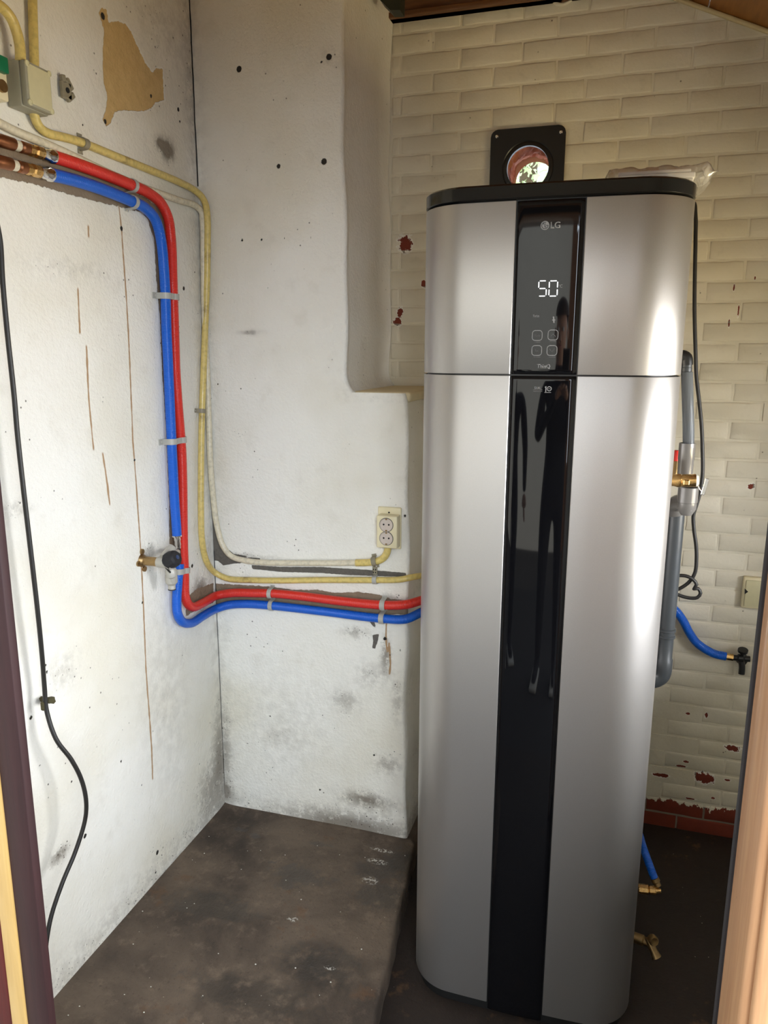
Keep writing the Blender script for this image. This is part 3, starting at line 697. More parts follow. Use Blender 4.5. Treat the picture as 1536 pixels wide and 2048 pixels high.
def loop_solid(name, z0, z1, off, mat, rnd=.0):
    P = section(off); R_ = P + [(-x, y) for (x, y) in P[::-1][1:-1]]
    bm = bmesh.new(); lev = [(z0, rnd), (z0+rnd, 0), (z1-rnd, 0), (z1, rnd)] if rnd else [(z0, 0), (z1, 0)]
    rings = []
    for (z, ins) in lev:
        k = 1-ins/HW; rings.append([bm.verts.new(WM @ Vector((x*k, bow(x, y) if not ins else (bow(x, y)-.3)*k+.3, z))) for x, y in R_])
    n = len(R_)
    for A, B in zip(rings, rings[1:]):
        for i in range(n): bm.faces.new((A[i], A[(i+1) % n], B[(i+1) % n], B[i]))
    bm.faces.new(rings[0][::-1]); bm.faces.new(rings[-1])
    return smooth_angle(from_bm(name, bm, mat, WH), 40)
loop_solid('body_core', .02, HT-.02, -.008, M['black'])
loop_solid('top_cap', HT-.032, HT, .0005, M['gloss_black'], .004)
loop_solid('base', .0, .030, -.012, M['black'], .003)
ZT = HT-.034
for sd in (-1, 1):
    shell('upper_panel', ZSEAM+.0018, ZT, sd, SW+.001, M['silver'])
    shell('lower_panel', .036, ZSEAM-.0018, sd, SW+.001, M['silver'])
def strip(name, z0, z1, mat):
    bm = bmesh.new(); cols = []; nx = 20
    zz = [z0, z0+.0015]+list(np.linspace(z0+.01, z1-.01, 6))+[z1-.0015, z1]
    for i in range(nx+1):
        u = -1+2*i/nx; x = u*(SW-.0015); y0 = .0012+.0022*u*u
        col = []
        for z in zz:
            e = .002 if (z == z0 or z == z1) else 0
            col.append(bm.verts.new(WM @ Vector((x, y0+e+(.002 if abs(u) > .99 else 0), z))))
        cols.append(col)
    for A, B in zip(cols, cols[1:]):
        for k in range(len(zz)-1): bm.faces.new((A[k], B[k], B[k+1], A[k+1]))
    return smooth_angle(from_bm(name, bm, mat, WH), 60)
cp = strip('control_panel', ZSEAM+.0018, ZT, M['glass_black']); gs = strip('glass_strip', .012, ZSEAM-.0018, M['glass_black'])
# prints on the glass -------------------------------------------------
def loc(px, py):                                  # point on the heater's front plane -> local (x, z)
    d = ray(px, py); n_ = WM.to_3x3() @ Vector((0, -1, 0)); o_ = WM @ Vector((0, .001, 0))
    t_ = (o_-C0).dot(n_)/d.dot(n_); q = WI @ (C0+d*t_); return q.x, q.z
def gy(x): return .0006+.0022*(x/SW)**2-.0002
def flat(name, polys, mat, parent, lift=.0):
    bm = bmesh.new()
    for P in polys:
        f0 = [bm.verts.new(WM @ Vector((x, gy(x)-lift, z))) for x, z in P]; f1 = [bm.verts.new(WM @ Vector((x, gy(x)-lift+.0004, z))) for x, z in P]
        bm.faces.new(f0); bm.faces.new(f1[::-1])
        for i in range(len(P)): bm.faces.new((f0[i], f0[(i+1) % len(P)], f1[(i+1) % len(P)], f1[i]))
    return from_bm(name, bm, mat, parent)
def strokes(pl, w, closed=False):
    out = []; n = len(pl)
    for i in range(n if closed else n-1):
        a_ = Vector(pl[i]); b_ = Vector(pl[(i+1) % n]); d = (b_-a_); L = d.length; d.normalize(); nn = Vector((-d.y, d.x))*w/2; e = d*w*.35
        out.append([tuple(a_-nn-e), tuple(b_-nn+e), tuple(b_+nn+e), tuple(a_+nn-e)])
    return out
def text_part(name, s, px, py, h, mat, parent, width=None, bold=0.0):
    cu = bpy.data.curves.new(name, 'FONT'); cu.body = s; cu.size = 1; cu.align_x = 'CENTER'; cu.align_y = 'CENTER'; cu.extrude = .0; cu.offset = bold
    to = bpy.data.objects.new(name, cu); COL.objects.link(to); bpy.context.view_layer.update()
    me = bpy.data.meshes.new_from_object(to.evaluated_get(bpy.context.evaluated_depsgraph_get())); bpy.data.objects.remove(to)
    co = np.array([v.co[:] for v in me.vertices]); mn, mx = co.min(0), co.max(0); ce = (mn+mx)/2; k = h/(mx[1]-mn[1]); kx = k if width is None else width/(mx[0]-mn[0])
    x0, z0 = loc(px, py)
    for v in me.vertices:
        x = x0+(v.co.x-ce[0])*kx; z = z0+(v.co.y-ce[1])*k; v.co = WM @ Vector((x, gy(x)-.0003, z))
    bm = bmesh.new(); bm.from_mesh(me)
    r = bmesh.ops.extrude_face_region(bm, geom=bm.faces[:]); nv = [e for e in r['geom'] if isinstance(e, bmesh.types.BMVert)]
    bmesh.ops.translate(bm, vec=(0, .0004, 0), verts=nv); bm.to_mesh(me); bm.free()
    return mesh_obj(name, me, mat, parent)
def px2m(n_): return n_*(loc(1110, 600)[0]-loc(1100, 600)[0])/10
x0, z0 = loc(1090, 451); rl = px2m(8.6)
flat('logo_disc', [[(x0+rl*math.cos(a_), z0+rl*math.sin(a_)) for a_ in np.linspace(0, 2*math.pi, 33)[:-1]]], M['ink'], cp)
arc = [(x0+rl*.72*math.cos(a_), z0+rl*.72*math.sin(a_)) for a_ in np.linspace(math.radians(75), math.radians(360), 22)]
fc = strokes(arc, rl*.13)+strokes([(x0+rl*.74, z0), (x0+rl*.28, z0)], rl*.13)+strokes([(x0, z0+rl*.42), (x0, z0-rl*.36), (x0+rl*.24, z0-rl*.36)], rl*.13)
fc += [[(x0-rl*.34+rl*.13*math.cos(a_), z0+rl*.36+rl*.13*math.sin(a_)) for a_ in np.linspace(0, 2*math.pi, 11)[:-1]]]
flat('logo_face', fc, M['ink_dark'], cp, .0004)
text_part('logo_letters', 'LG', 1111, 450, px2m(12.6), M['ink'], cp, px2m(19), .012)
def seg7(segs, xa, ya, xb, yb):
    """seven segment digit between pixel corners (top-left, bottom-right)"""
    tl = loc(xa, ya); br = loc(xb, yb); w = br[0]-tl[0]; h = tl[1]-br[1]; g = .0014; s_ = .0021
    P = {'a': ((0, h), (w, h)), 'g': ((0, h/2), (w, h/2)), 'd': ((0, 0), (w, 0)), 'f': ((0, h), (0, h/2)), 'b': ((w, h), (w, h/2)), 'e': ((0, h/2), (0, 0)), 'c': ((w, h/2), (w, 0))}
    out = []
    for k in segs:
        a_, b_ = (Vector(q) for q in P[k]); d = (b_-a_).normalized(); a_ = a_+d*g; b_ = b_-d*g; n_ = Vector((-d.y, d.x))*s_/2; e = d*s_/2
        out.append([(q.x+tl[0], q.y+br[1]) for q in (a_, a_+e-n_, b_-e-n_, b_, b_-e+n_, a_+e+n_)])
    return out
flat('digit', seg7('afgcd', 1078, 562, 1092, 592), M['lit'], cp)
flat('digit', seg7('abcdef', 1099, 562, 1114, 592), M['lit'], cp)
text_part('degree_mark', '°C', 1121, 572, px2m(6), M['ink'], cp)
text_part('turbo_text', 'Turbo', 1072, 632, px2m(5), M['ink'], cp, px2m(13))
flat('status_icon', strokes([loc(1107, 634), loc(1108, 645)], px2m(2.6))+strokes([loc(1105, 640), loc(1110, 640)], px2m(1.5)), M['ink'], cp)
def rrect(px, py, w, h, r, n_=6):
    cx, cz = loc(px, py); w, h, r = px2m(w)/2, px2m(h)/2, px2m(r); P = []
    for (sx, sz, a0) in ((1, 1, 0), (-1, 1, 90), (-1, -1, 180), (1, -1, 270)):
        for k in range(n_+1):
            a_ = math.radians(a0+90*k/n_); P.append((cx+sx*(w-r)+r*math.cos(a_), cz+sz*(h-r)+r*math.sin(a_)))
    return P
for (bx, by, kind, txt) in ((1074.5, 671, 'Mode', 'txt'), (1106, 670, 'up', ''), (1073.5, 701, 'Set', 'txt'), (1104, 701, 'dn', '')):
    ic = strokes(rrect(bx, by, 20, 20, 6), px2m(1.3), True)
    bo = flat('touch_button', ic, M['ink'], cp)
    if txt: text_part('button_text', kind, bx, by, px2m(4.2), M['ink_dim'], bo, px2m(11 if kind == 'Mode' else 7))
    else:
        s_ = 1 if kind == 'up' else -1
        flat('arrow_mark', strokes([loc(bx-5, by+3*s_), loc(bx, by-2.5*s_), loc(bx+5, by+3*s_)], px2m(1.1)), M['ink_dim'], bo)
    flat('caption_bar', strokes([loc(bx-6, by+13), loc(bx+(6 if by < 690 else 7), by+13)], px2m(1.3)), M['ink_dim'], cp)
text_part('model_text', 'ThinQ', 1087, 733, px2m(9.5), M['ink'], cp, px2m(27), .01)
text_part('dual_text', 'DUAL', 1075.5, 775.5, px2m(4.5), M['ink'], gs, px2m(13))
flat('sub_text_bar', strokes([loc(1066.5, 779.7), loc(1084.5, 779.7)], px2m(1.1))+strokes([loc(1066.5, 782.6), loc(1084, 782.6)], px2m(1.3)), M['ink_dim'], gs)
flat('ten_mark', strokes([loc(1090.5, 774.5), loc(1092, 773.3), loc(1091.5, 783)], px2m(2.0))+strokes([(loc(1098.5, 777.5)[0]+px2m(4.2)*math.cos(a_), loc(1098.5, 777.5)[1]+px2m(4.2)*math.sin(a_)) for a_ in np.linspace(0, 2*math.pi, 19)[:-1]], px2m(1.7), True)+strokes([loc(1096.7, 777.5), loc(1100.3, 777.5)], px2m(1))+strokes([loc(1089.5, 785), loc(1101.5, 785)], px2m(1)), M['ink'], gs)

# ------------------------------------------------------------------ duct plate on the brick wall
a_ = onB(983, 262); b_ = onB(1133, 252); pw = b_.x-a_.x
DPm = empty('duct_plate', (VC.x, YB, VC.z), 'square black plate around the round duct hole in the brick wall', 'vent plate')
bm = bmesh.new(); n = 120; out = []; cx = (a_.x+b_.x)/2; zt = a_.z; hw = pw/2; cz = zt-hw
for k in range(n):
    g = 2*math.pi*k/n; c_, s_ = math.cos(g), math.sin(g); rr = .024; m_ = hw/max(abs(c_), abs(s_)); x, z = c_*m_, s_*m_
    if abs(x) > hw-rr and abs(z) > hw-rr:
        sx, sz = math.copysign(1, x), math.copysign(1, z); d = Vector((x-sx*(hw-rr), z-sz*(hw-rr)))
        d = d.normalized()*rr; x, z = sx*(hw-rr)+d.x, sz*(hw-rr)+d.y
    out.append((cx+x, cz+z))
rings = []
for (y, fn) in ((YB-.0025, lambda k: out[k]), (YB-.010, lambda k: out[k]), (YB-.0118, lambda k: (cx+(out[k][0]-cx)*.985, cz+(out[k][1]-cz)*.985)),
                (YB-.0118, lambda k: (VC.x+(VR+.016)*math.cos(2*math.pi*k/n), VC.z+(VR+.016)*math.sin(2*math.pi*k/n))),
                (YB-.0090, lambda k: (VC.x+(VR+.013)*math.cos(2*math.pi*k/n), VC.z+(VR+.013)*math.sin(2*math.pi*k/n))),
                (YB-.0118, lambda k: (VC.x+(VR+.008)*math.cos(2*math.pi*k/n), VC.z+(VR+.008)*math.sin(2*math.pi*k/n))),
                (YB-.0118, lambda k: (VC.x+VR*math.cos(2*math.pi*k/n), VC.z+VR*math.sin(2*math.pi*k/n))),
                (YB+.004, lambda k: (VC.x+VR*math.cos(2*math.pi*k/n), VC.z+VR*math.sin(2*math.pi*k/n)))):
    rings.append([bm.verts.new((fn(k)[0], y, fn(k)[1])) for k in range(n)])
for A, B in zip(rings, rings[1:]):
    for k in range(n): bm.faces.new((A[k], A[(k+1) % n], B[(k+1) % n], B[k]))
smooth_angle(from_bm('plate', bm, M['black'], DPm), 30)
for (px, py) in ((994, 273), (1122, 264)):
    s_ = onB(px, py, .012); lathe('screw', [(0.0001, -.002), (.0052, -.002), (.0052, .0008), (.0035, .0018), (.0030, .0004), (.0001, .0003)], frame(s_, (0, -1, 0)), M['chrome'], DPm, 14)
for (sx) in (-1, 1):
    lathe('screw', [(0.0001, -.002), (.0052, -.002), (.0052, .0008), (.0035, .0018), (.0001, .0003)], frame((cx+sx*(hw-.018), YB-.012, cz-hw+.018), (0, -1, 0)), M['chrome'], DPm, 14)
for _o in list(COL.objects):
    pass

# ------------------------------------------------------------------ manuals in a clear bag on top of the heater
def bag():
    y0 = 1.80; A = hit(1226, 366, 1, y0); Bp = hit(1396, 364, 1, y0)
    base = Vector(((A.x+Bp.x)/2, y0+.08, HT)); 
    E_ = empty('manual_pack', base, 'white booklets in a crinkled clear plastic bag on top of the heater', 'booklet pack')
    w = Bp.x-A.x; xr_ = Matrix.Translation(base) @ Matrix.Rotation(.02, 4, 'Z')
    z = 0.001
    for i, (hh, dw) in enumerate(((.012, 0), (.010, -.006), (.012, -.003), (.007, -.012))):
        bm = bmesh.new(); add_box(bm, (dw*.5+.002, 0, z+hh/2), (w-.012+dw, .145, hh-.0008), xr_, .0015, 1); from_bm('booklet', bm, M['paper'], E_); z += hh
    bm = bmesh.new(); add_box(bm, (-.012, -.02, z+.0004), (.05, .06, .0008), xr_); from_bm('pink_label', bm, M['pink'], E_)
    bm = bmesh.new(); nx, ny = 46, 26; W, D, H = w+.050, .205, .050; r2 = random.Random(4)
    G = {}
    for s_ in (0, 1):
        for i in range(nx+1):
            for jj in range(ny+1):
                u = -1+2*i/nx; v = -1+2*jj/ny; ed = (1-abs(u)**6)*(1-abs(v)**6)
                x = u*W/2; y = v*D/2; fl_ = min(1, (1-abs(u))/.13)*min(1, (1-abs(v))/.16); fl_ = fl_*fl_*(3-2*fl_); zt_ = .022+(.0235 if s_ else -.020)*fl_+(.0018*math.sin(9*u+7*v)+.0012*math.sin(19*u-5*v)+.0007*r2.uniform(-1, 1))*(1 if s_ else .3)
                if u > .8: x += (u-.8)*.05*math.sin(6*v+1); zt_ += (u-.8)*.03
                if not s_: zt_ = max(zt_, .0016)
                if (i in (0, nx) or jj in (0, ny)) and s_: G[(1, i, jj)] = G[(0, i, jj)]; continue
                G[(s_, i, jj)] = bm.verts.new(xr_ @ Vector((x, y, zt_)))
    for s_ in (0, 1):
        for i in range(nx):
            for jj in range(ny): bm.faces.new([G[(s_, i+a_, jj+b_)] for a_, b_ in ((0, 0), (1, 0), (1, 1), (0, 1))])
    o = from_bm('plastic_bag', bm, M['film'], E_); o.data.polygons.foreach_set('use_smooth', [True]*len(o.data.polygons))
bag()

# ------------------------------------------------------------------ pipes and conduits on the left and on the pier
RP = .0142
red_px = [(103, 312), (150, 327), (200, 345), (262, 370), (297, 386), (322, 407), (336, 436), (342, 480), (345, 560), (347, 620), (349, 680), (351, 740), (355, 800), (360, 860), (363, 900), (365, 960), (366, 1040), (367, 1100), (369, 1150), (370, 1190), (376, 1208), (386, 1214), (406, 1206), (434, 1191), (465, 1186), (505, 1186), (547, 1187), (600, 1192), (680, 1202), (764, 1210)]
blue_px = [(98, 348), (150, 361), (200, 377), (262, 402), (290, 416), (311, 440), (322, 480), (328, 540), (331, 592), (333, 660), (336, 720), (339, 790), (343, 880), (346, 940), (349, 1000), (352, 1040), (354, 1072)]
blue2_px = [(359, 1128), (357, 1150), (355, 1175), (353.5, 1199), (355, 1226), (364, 1243), (383, 1246), (406, 1232), (434, 1217), (458, 1210), (493, 1208), (540, 1211), (640, 1222), (764, 1237)]
def behind(px, py, off): return [onP(812, py[0], off), onP(838, py[1], off-.022)+Vector((.01, .02, 0)), onP(838, py[1], off-.06)+Vector((.05, .05, 0))]
pr = empty('red_water_pipe', corner(103, 312, .0), 'red corrugated water pipe running down the left wall to the heater', 'pipe')
rp = [corner(x, y, .021) for x, y in red_px] + behind(0, (1209, 1203), .021)
tube('sleeve', rp, RP, M['red_pipe'], pr, 16)
pb = empty('blue_water_pipe', corner(98, 348), 'blue corrugated pipe from the copper stub down to the black-knobbed stop valve', 'pipe')
tube('sleeve', [corner(x, y, .021) for x, y in blue_px], RP, M['blue_pipe'], pb, 16)
pb2 = empty('blue_water_pipe', corner(359, 1128), 'blue corrugated pipe from the stop valve under the red pipe to the heater', 'pipe')
tube('sleeve', [corner(x, y, .021) for x, y in blue2_px] + behind(0, (1238, 1226), .021), RP, M['blue_pipe'], pb2, 16)
# copper ends with collars
def copper_end(par, p_end, p_far, mids, name):
    a_, b_ = Vector(p_end), Vector(p_far); d = (b_-a_); L = d.length; d.normalize()
    fr = frame(a_, d)
    lathe('crimp_collar', [(.0001, -.004), (.0152, -.004), (.0152, .006), (.0125, .010), (.0125, .030), (.0140, .034), (.0001, .034)], fr, M['chrome'], par, 20)
    lathe('brass_nut', [(.0001, .034), (.0125, .034), (.0135, .038), (.0135, .052), (.0105, .056), (.0105, .062), (.0128, .064), (.0128, .074), (.0001, .074)], fr, M['brass'], par, 8, 20)
    lathe('copper_joint', [(.0001, .074), (.0118, .074), (.0124, .078), (.0124, .092), (.0092, .096), (.0092, .118), (.0001, .118)], fr, M['copper'], par, 18)
    lathe('white_ring', [(.0001, .100), (.0112, .100), (.0112, .116), (.0001, .116)], fr, M['conduit_white'], par, 18)
    lathe('copper_pipe', [(.0001, .116), (.0132, .116), (.0132, .150), (.0112, .156), (.0112, L), (.0001, L)], fr, M['copper'], par, 18)
copper_end(pr, onL(104, 313, .021), onL(-60, 262, .021), 0, 0)
copper_end(pb, onL(99, 349, .021), onL(-60, 308, .021), 0, 0)
# chrome ferrule and black hose tail into the valve
p_a = onL(354, 1072, .021); p_b = onL(356, 1096, .021); fr = frame(p_a, p_b-p_a); L = (p_b-p_a).length
lathe('hose_ferrule', [(.0001, -.003), (.0150, -.003), (.0150, .001), (.0098, .003), (.0106, .012), (.0092, .016), (.0106, .026), (.0092, .030), (.0092, L), (.0001, L)], fr, M['chrome'], pb, 18)
tube('hose_tail', [p_b, onL(357, 1110, .030)], .0075, M['rubber'], pb, 12, .01)

c1_px = [(68, 226), (74, 246), (84, 259), (100, 268), (125, 274), (160, 284), (230, 312), (300, 340), (360, 365), (390, 381), (404, 394), (412, 412), (415, 440), (415, 480), (414, 560), (411, 640), (408, 720), (405, 800), (403, 870), (402, 950), (402, 1020), (404, 1080), (412, 1120), (430, 1145), (455, 1157), (500, 1160), (560, 1161), (640, 1160), (750, 1160)]
cd1 = empty('electrical_conduit', corner(68, 226), 'yellowed conduit from the grey junction box down the corner to the heater', 'conduit')
tube('tube', [onL(66, 212, .022), onL(67, 222, .018)] + [corner(x, y, .014) for x, y in c1_px[1:]] + [onP(800, 1159, .014), onP(826, 1154, .0)+Vector((0, .0, 0)), onP(840, 1149, -.05)+Vector((.02, 0, 0))], .0098, M['conduit'], cd1, 14)
c2_px = [(-60, 216), (-20, 238), (0, 247), (30, 262), (90, 287), (150, 314), (220, 347), (300, 380), (360, 401), (392, 412), (403, 424), (406, 445), (407, 520), (408, 600), (411, 680), (415, 760), (418, 850), (421, 930), (427, 1000), (434, 1052), (446, 1092), (462, 1112), (490, 1121), (530, 1125), (600, 1126), (680, 1126), (716, 1125.5)]
cd2 = empty('electrical_conduit', corner(0, 247), 'paint-covered whitish conduit down the corner to the wall socket', 'conduit')
tube('tube', [corner(x, y, .0125) for x, y in c2_px], .0092, M['conduit_white'], cd2, 14)
tube('elbow_tube', [onP(712, 1125.5, .0125), onP(735, 1125, .0125), onP(756, 1122, .0125), onP(768, 1115, .0125), onP(774, 1105, .0125), onP(776, 1094, .0125)], .0112, M['conduit'], cd2, 14)
# two conduits into the junction box from above
cd3 = empty('electrical_conduit', onL(66, 0), 'straight yellowed conduit dropping into the junction box from above', 'conduit')
tube('tube', [onL(64, -60, .014), onL(65, 0, .014), onL(67, 70, .014), onL(69, 134, .014)], .0096, M['conduit'], cd3, 14)
cd4 = empty('electrical_conduit', onL(20, 40), 'bent yellowed conduit curving into the junction box from the left', 'conduit')
tube('tube', [onL(-60, -10, .026), onL(-25, 0, .030), onL(3, 14, .032), (onL(22, 36, .034)), onL(34, 66, .034), onL(40, 95, .034), onL(41, 124, .034)], .0105, M['conduit'], cd4, 14)

# ------------------------------------------------------------------ clips
def strap(name, cpts, width_dir, w, mat, par, th=.0022):
    """a band that follows the polyline cpts (cross-section) and is w wide along width_dir"""
    bm = bmesh.new(); wd = Vector(width_dir).normalized()*w/2; P = [Vector(p) for p in cpts]; N = []
    for i in range(len(P)):
        t_ = (P[min(i+1, len(P)-1)]-P[max(i-1, 0)]).normalized(); N.append(t_.cross(wd.normalized()))
    rows = [[bm.verts.new(p+n_*o_+wd*s_) for (o_, s_) in ((0, -1), (th, -1), (th, 1), (0, 1))] for p, n_ in zip(P, N)]
    for A, B in zip(rows, rows[1:]):
        for k in range(4): bm.faces.new((A[k], A[(k+1) % 4], B[(k+1) % 4], B[k]))
    bm.faces.new(rows[0]); bm.faces.new(rows[-1][::-1])
    return smooth_angle(from_bm(name, bm, mat, par), 40)
def saddle(px, py, tan_px, r, off, w, label, mat, foot=.016, wall='L', dbl=None, group=None, oneside=False):
    """clip over a pipe at pixel (px,py); tan_px a second pixel along the pipe"""
    W = onL if wall == 'L' else onP; nrm = Vector((1, 0, 0)) if wall == 'L' else Vector((0, -1, 0))
    c = W(px, py, off); t_ = (W(*tan_px, off)-c).normalized(); s = nrm.cross(t_).normalized()
    o = empty('pipe_clip', W(px, py, 0), label, 'pipe clip', group)
    R_ = r+.0006; base = c - nrm*(off-.0015)
    pts = [base - s*(R_+foot), base - s*(R_+.002)]
    pts += [c + s*(R_*-math.cos(g)) + nrm*(R_*math.sin(g)) for g in np.linspace(0, math.pi, 13)]
    if dbl:                                # second pipe beside the first
        c2 = W(*dbl, off); s2 = (c2-c); sep = s2.dot(s); sg = 1 if sep > 0 else -1
        pts = [base-s*sg*(R_+foot), base-s*sg*(R_+.002)]+[c + s*sg*(R_*-math.cos(g)) + nrm*(R_*math.sin(g)) for g in np.linspace(0, math.pi*.78, 10)]
        pts += [c + s*sep + s*sg*(R_*-math.cos(g)) + nrm*(R_*math.sin(g)) for g in np.linspace(math.pi*.22, math.pi, 10)]
        pts += [base+s*(sep)+s*sg*(R_+.002), base+s*sep+s*sg*(R_+.004)]
    else: pts += [base + s*(R_+.002), base + s*(R_+(.003 if oneside else foot))]
    if (pts[-1]-pts[0]).dot(t_.cross(nrm)) > 0: th = .0022
    else: th = -.0022
    strap('strap', pts, t_, w, mat, o, th)
    fo = (pts[0]+pts[1])/2
    lathe('screw', [(.0001, 0), (.004, 0), (.0035, .0025), (.0001, .003)], frame(fo+nrm*.001, nrm), M['chrome'], o, 12)
    return o
saddle(265, 371, (280, 378), RP, .021, .012, 'grey clip on the red pipe on the upper left wall', M['clip_grey'], .008, oneside=True)
saddle(266, 404, (281, 411), RP, .021, .012, 'grey clip on the blue pipe on the upper left wall', M['clip_grey'], .008, oneside=True)
saddle(331, 592, (332, 612), RP, .021, .017, 'grey double clip across the vertical red and blue pipes, upper one', M['clip_grey'], .020, dbl=(346.5, 592))
saddle(343, 883, (344, 903), RP, .021, .017, 'grey double clip across the vertical red and blue pipes, middle one', M['clip_grey'], .020, dbl=(362, 883))
saddle(357, 1143, (356.5, 1160), RP, .021, .017, 'grey double clip across the red and blue pipes beside the stop valve', M['clip_grey'], .004, dbl=(369, 1143))
saddle(541, 1187, (556, 1188), RP, .021, .014, 'grey clip on the horizontal red pipe near the corner', M['clip_grey'], .008, 'P')
saddle(543, 1211, (558, 1212), RP, .021, .014, 'grey clip on the horizontal blue pipe near the corner', M['clip_grey'], .003, 'P')
saddle(766, 1210, (780, 1211), RP, .021, .016, 'grey clip on the red pipe below the wall socket', M['clip_grey'], .008, 'P')
saddle(764, 1237, (778, 1238), RP, .021, .016, 'grey clip on the blue pipe below the wall socket', M['clip_grey'], .008, 'P')
saddle(168, 287, (185, 294), .0100, .014, .016, 'old grey saddle clip on the yellowed conduit right of the junction box', M['clip_old'], .012)
saddle(403.5, 822, (403.2, 835), .0100, .014, .013, 'old grey clip on the vertical conduit at the corner', M['clip_old'], .012)
saddle(749, 1123, (760, 1121), .0116, .0125, .015, 'grey bracket clip on the conduit elbow under the socket', M['clip_old'], .010, 'P')
saddle(750, 1160, (765, 1160), .0100, .014, .014, 'pale grey clip on the yellow conduit under the socket', M['clip_grey'], .003, 'P')
# empty clip with two prongs, paper tag between the clips
c = onL(124, 182, 0); o = empty('broken_clip', c, 'broken grey pronged clip on the left wall right of the junction box', 'clip')
bm = bmesh.new()
for (dy, dz, ry, sy, sz) in ((0, 0, 0, .030, .036), (.012, .016, .7, .014, .026), (.014, -.010, -.9, .013, .028), (-.006, .022, .2, .012, .018)):
    add_box(bm, (0, 0, 0), (.010, sy, sz), Matrix.Translation(c+Vector((.010, dy, dz))) @ Matrix.Rotation(ry, 4, 'X'), .002, 1)
smooth_angle(from_bm('plastic_body', bm, M['clip_old'], o))
lathe('socket_hole', [(.0001, 0), (.006, 0), (.006, .002), (.0001, .0022)], frame(c+Vector((.0145, 0, 0)), (1, 0, 0)), M['hole_dark'], o, 12)
c = onP(750, 1141, .004); o = empty('clip_base', onP(750, 1141), 'small grey clip base with dark slots between the two conduits', 'clip')
bm = bmesh.new(); add_box(bm, c, (.015, .008, .026), None, .002, 1); smooth_angle(from_bm('base_block', bm, M['clip_old'], o))
for dx, dz in ((-.004, .004), (.003, .004), (-.004, -.005), (.003, -.005)):
    bm = bmesh.new(); add_box(bm, c+Vector((dx, -.0042, dz)), (.003, .001, .005)); from_bm('slot', bm, M['hole_dark'], o)

# ------------------------------------------------------------------ junction box
o = empty('junction_box', onL(17, 165), 'grey square junction box with beige lid on the upper left wall', 'junction box')
c0 = Vector((XL, 1.4515, 2.2130)); JW, JH, JD = .076, .086, .050
bm = bmesh.new(); add_box(bm, c0+Vector((JD*.36, 0, 0)), (JD*.72, JW+.004, JH+.004), None, .004, 2); smooth_angle(from_bm('box_body', bm, M['jbox'], o))
bm = bmesh.new(); add_box(bm, c0+Vector((JD*.72+JD*.14, 0, 0)), (JD*.28, JW, JH), None, .003, 2); smooth_angle(from_bm('box_lid', bm, M['jbox'], o))
bm = bmesh.new(); add_box(bm, c0+Vector((JD+.0005, .001, 0)), (.003, JW-.010, JH-.010), None, .001, 1); lid = smooth_angle(from_bm('lid_face', bm, M['jlid'], o))
lid['label'] = 'beige lid face'
for sy in (-1, 1):
    for sz in (-1, 1):
        lathe('screw', [(.0001, 0), (.0062, 0), (.0062, .003), (.0048, .0038), (.0044, .0022), (.0001, .002)], frame(c0+Vector((JD-.0005, sy*(JW/2-.006), sz*(JH/2-.006))), (1, 0, 0)), M['jlid'], o, 14)
# green connector in an open beige box at the left edge
o = empty('wall_box', onL(-6, 160), 'open beige box with a green part at the left edge of the picture', 'wall box')
c = onL(-18, 165); cc = Vector((XL, c.y-.010, 2.212))
bm = bmesh.new(); add_box(bm, cc+Vector((.012, 0, 0)), (.024, .058, .085), None, .003, 2); smooth_angle(from_bm('box_shell', bm, M['socket'], o))
bm = bmesh.new(); add_box(bm, cc+Vector((.028, .008, .022)), (.016, .030, .030), None, .002, 2); g_ = smooth_angle(from_bm('green_block', bm, M['green'], o))
lathe('ring', [(.008, 0), (.012, 0), (.012, .006), (.008, .006)], frame(cc+Vector((.024, .010, -.018)), (1, 0, 0)), M['old_brass'], o, 18)

# ------------------------------------------------------------------ stop valve on the left wall
c = onL(284, 1121, .0); o = empty('stop_valve', c, 'brass and grey stop valve with black knob on the left wall', 'valve')
cy_ = c.y; cz_ = c.z
bm = bmesh.new()                                      # three-lobed flange on the wall
for (dy, dz, r_) in ((0, .026, .008), (-.020, -.004, .008), (.006, -.026, .008)):
    add_lathe(bm, [(.0001, 0), (r_, 0), (r_, .005), (.0001, .005)], frame(Vector((XL, cy_+dy, cz_+dz)), (1, 0, 0)), 14)
add_lathe(bm, [(.0001, 0), (.019, 0), (.016, .007), (.0130, .010), (.0130, .060), (.0001, .060)], frame(Vector((XL, cy_, cz_)), (1, 0, 0)), 20)
smooth_angle(from_bm('brass_flange', bm, M['old_brass'], o))
def A3(dx, dy, dz): return Vector((XL+dx, cy_+dy, cz_+dz))
lathe('valve_body', [(.0001, 0), (.0150, 0), (.0158, .006), (.0150, .030), (.0175, .036), (.0175, .048), (.0001, .052)], frame(A3(.052, 0, 0), (1, 0, 0)), M['cast'], o, 20)
bm = bmesh.new()
add_lathe(bm, [(.0001, 0), (.0125, 0), (.0135, .012), (.013, .045), (.0001, .046)], frame(A3(.070, 0, .012), (.1, .8, .45)), 18)
add_lathe(bm, [(.0001, 0), (.0140, 0), (.0140, .030), (.0165, .034), (.0165, .050), (.0100, .056), (.0100, .072), (.0001, .072)], frame(A3(.078, .012, .005), (0, .25, -1)), 18)
smooth_angle(from_bm('valve_branch', bm, M['cast'], o))
kd = Vector((.75, -.35, .30)).normalized(); kb = A3(.092, .028, .016)
kb = onL(344, 1119, .098)
kd = (C0-kb).normalized()*.35+Vector((.55, .25, .25)); kd.normalize()
lathe('knob', [(.0001, -.024), (.015, -.024), (.0235, -.014), (.0245, .0), (.0225, .014), (.0175, .020), (.0001, .0205)], frame(kb, kd), simple('matt_black_knob', (.010, .010, .012), .7, bump=0), o, 12, 25)
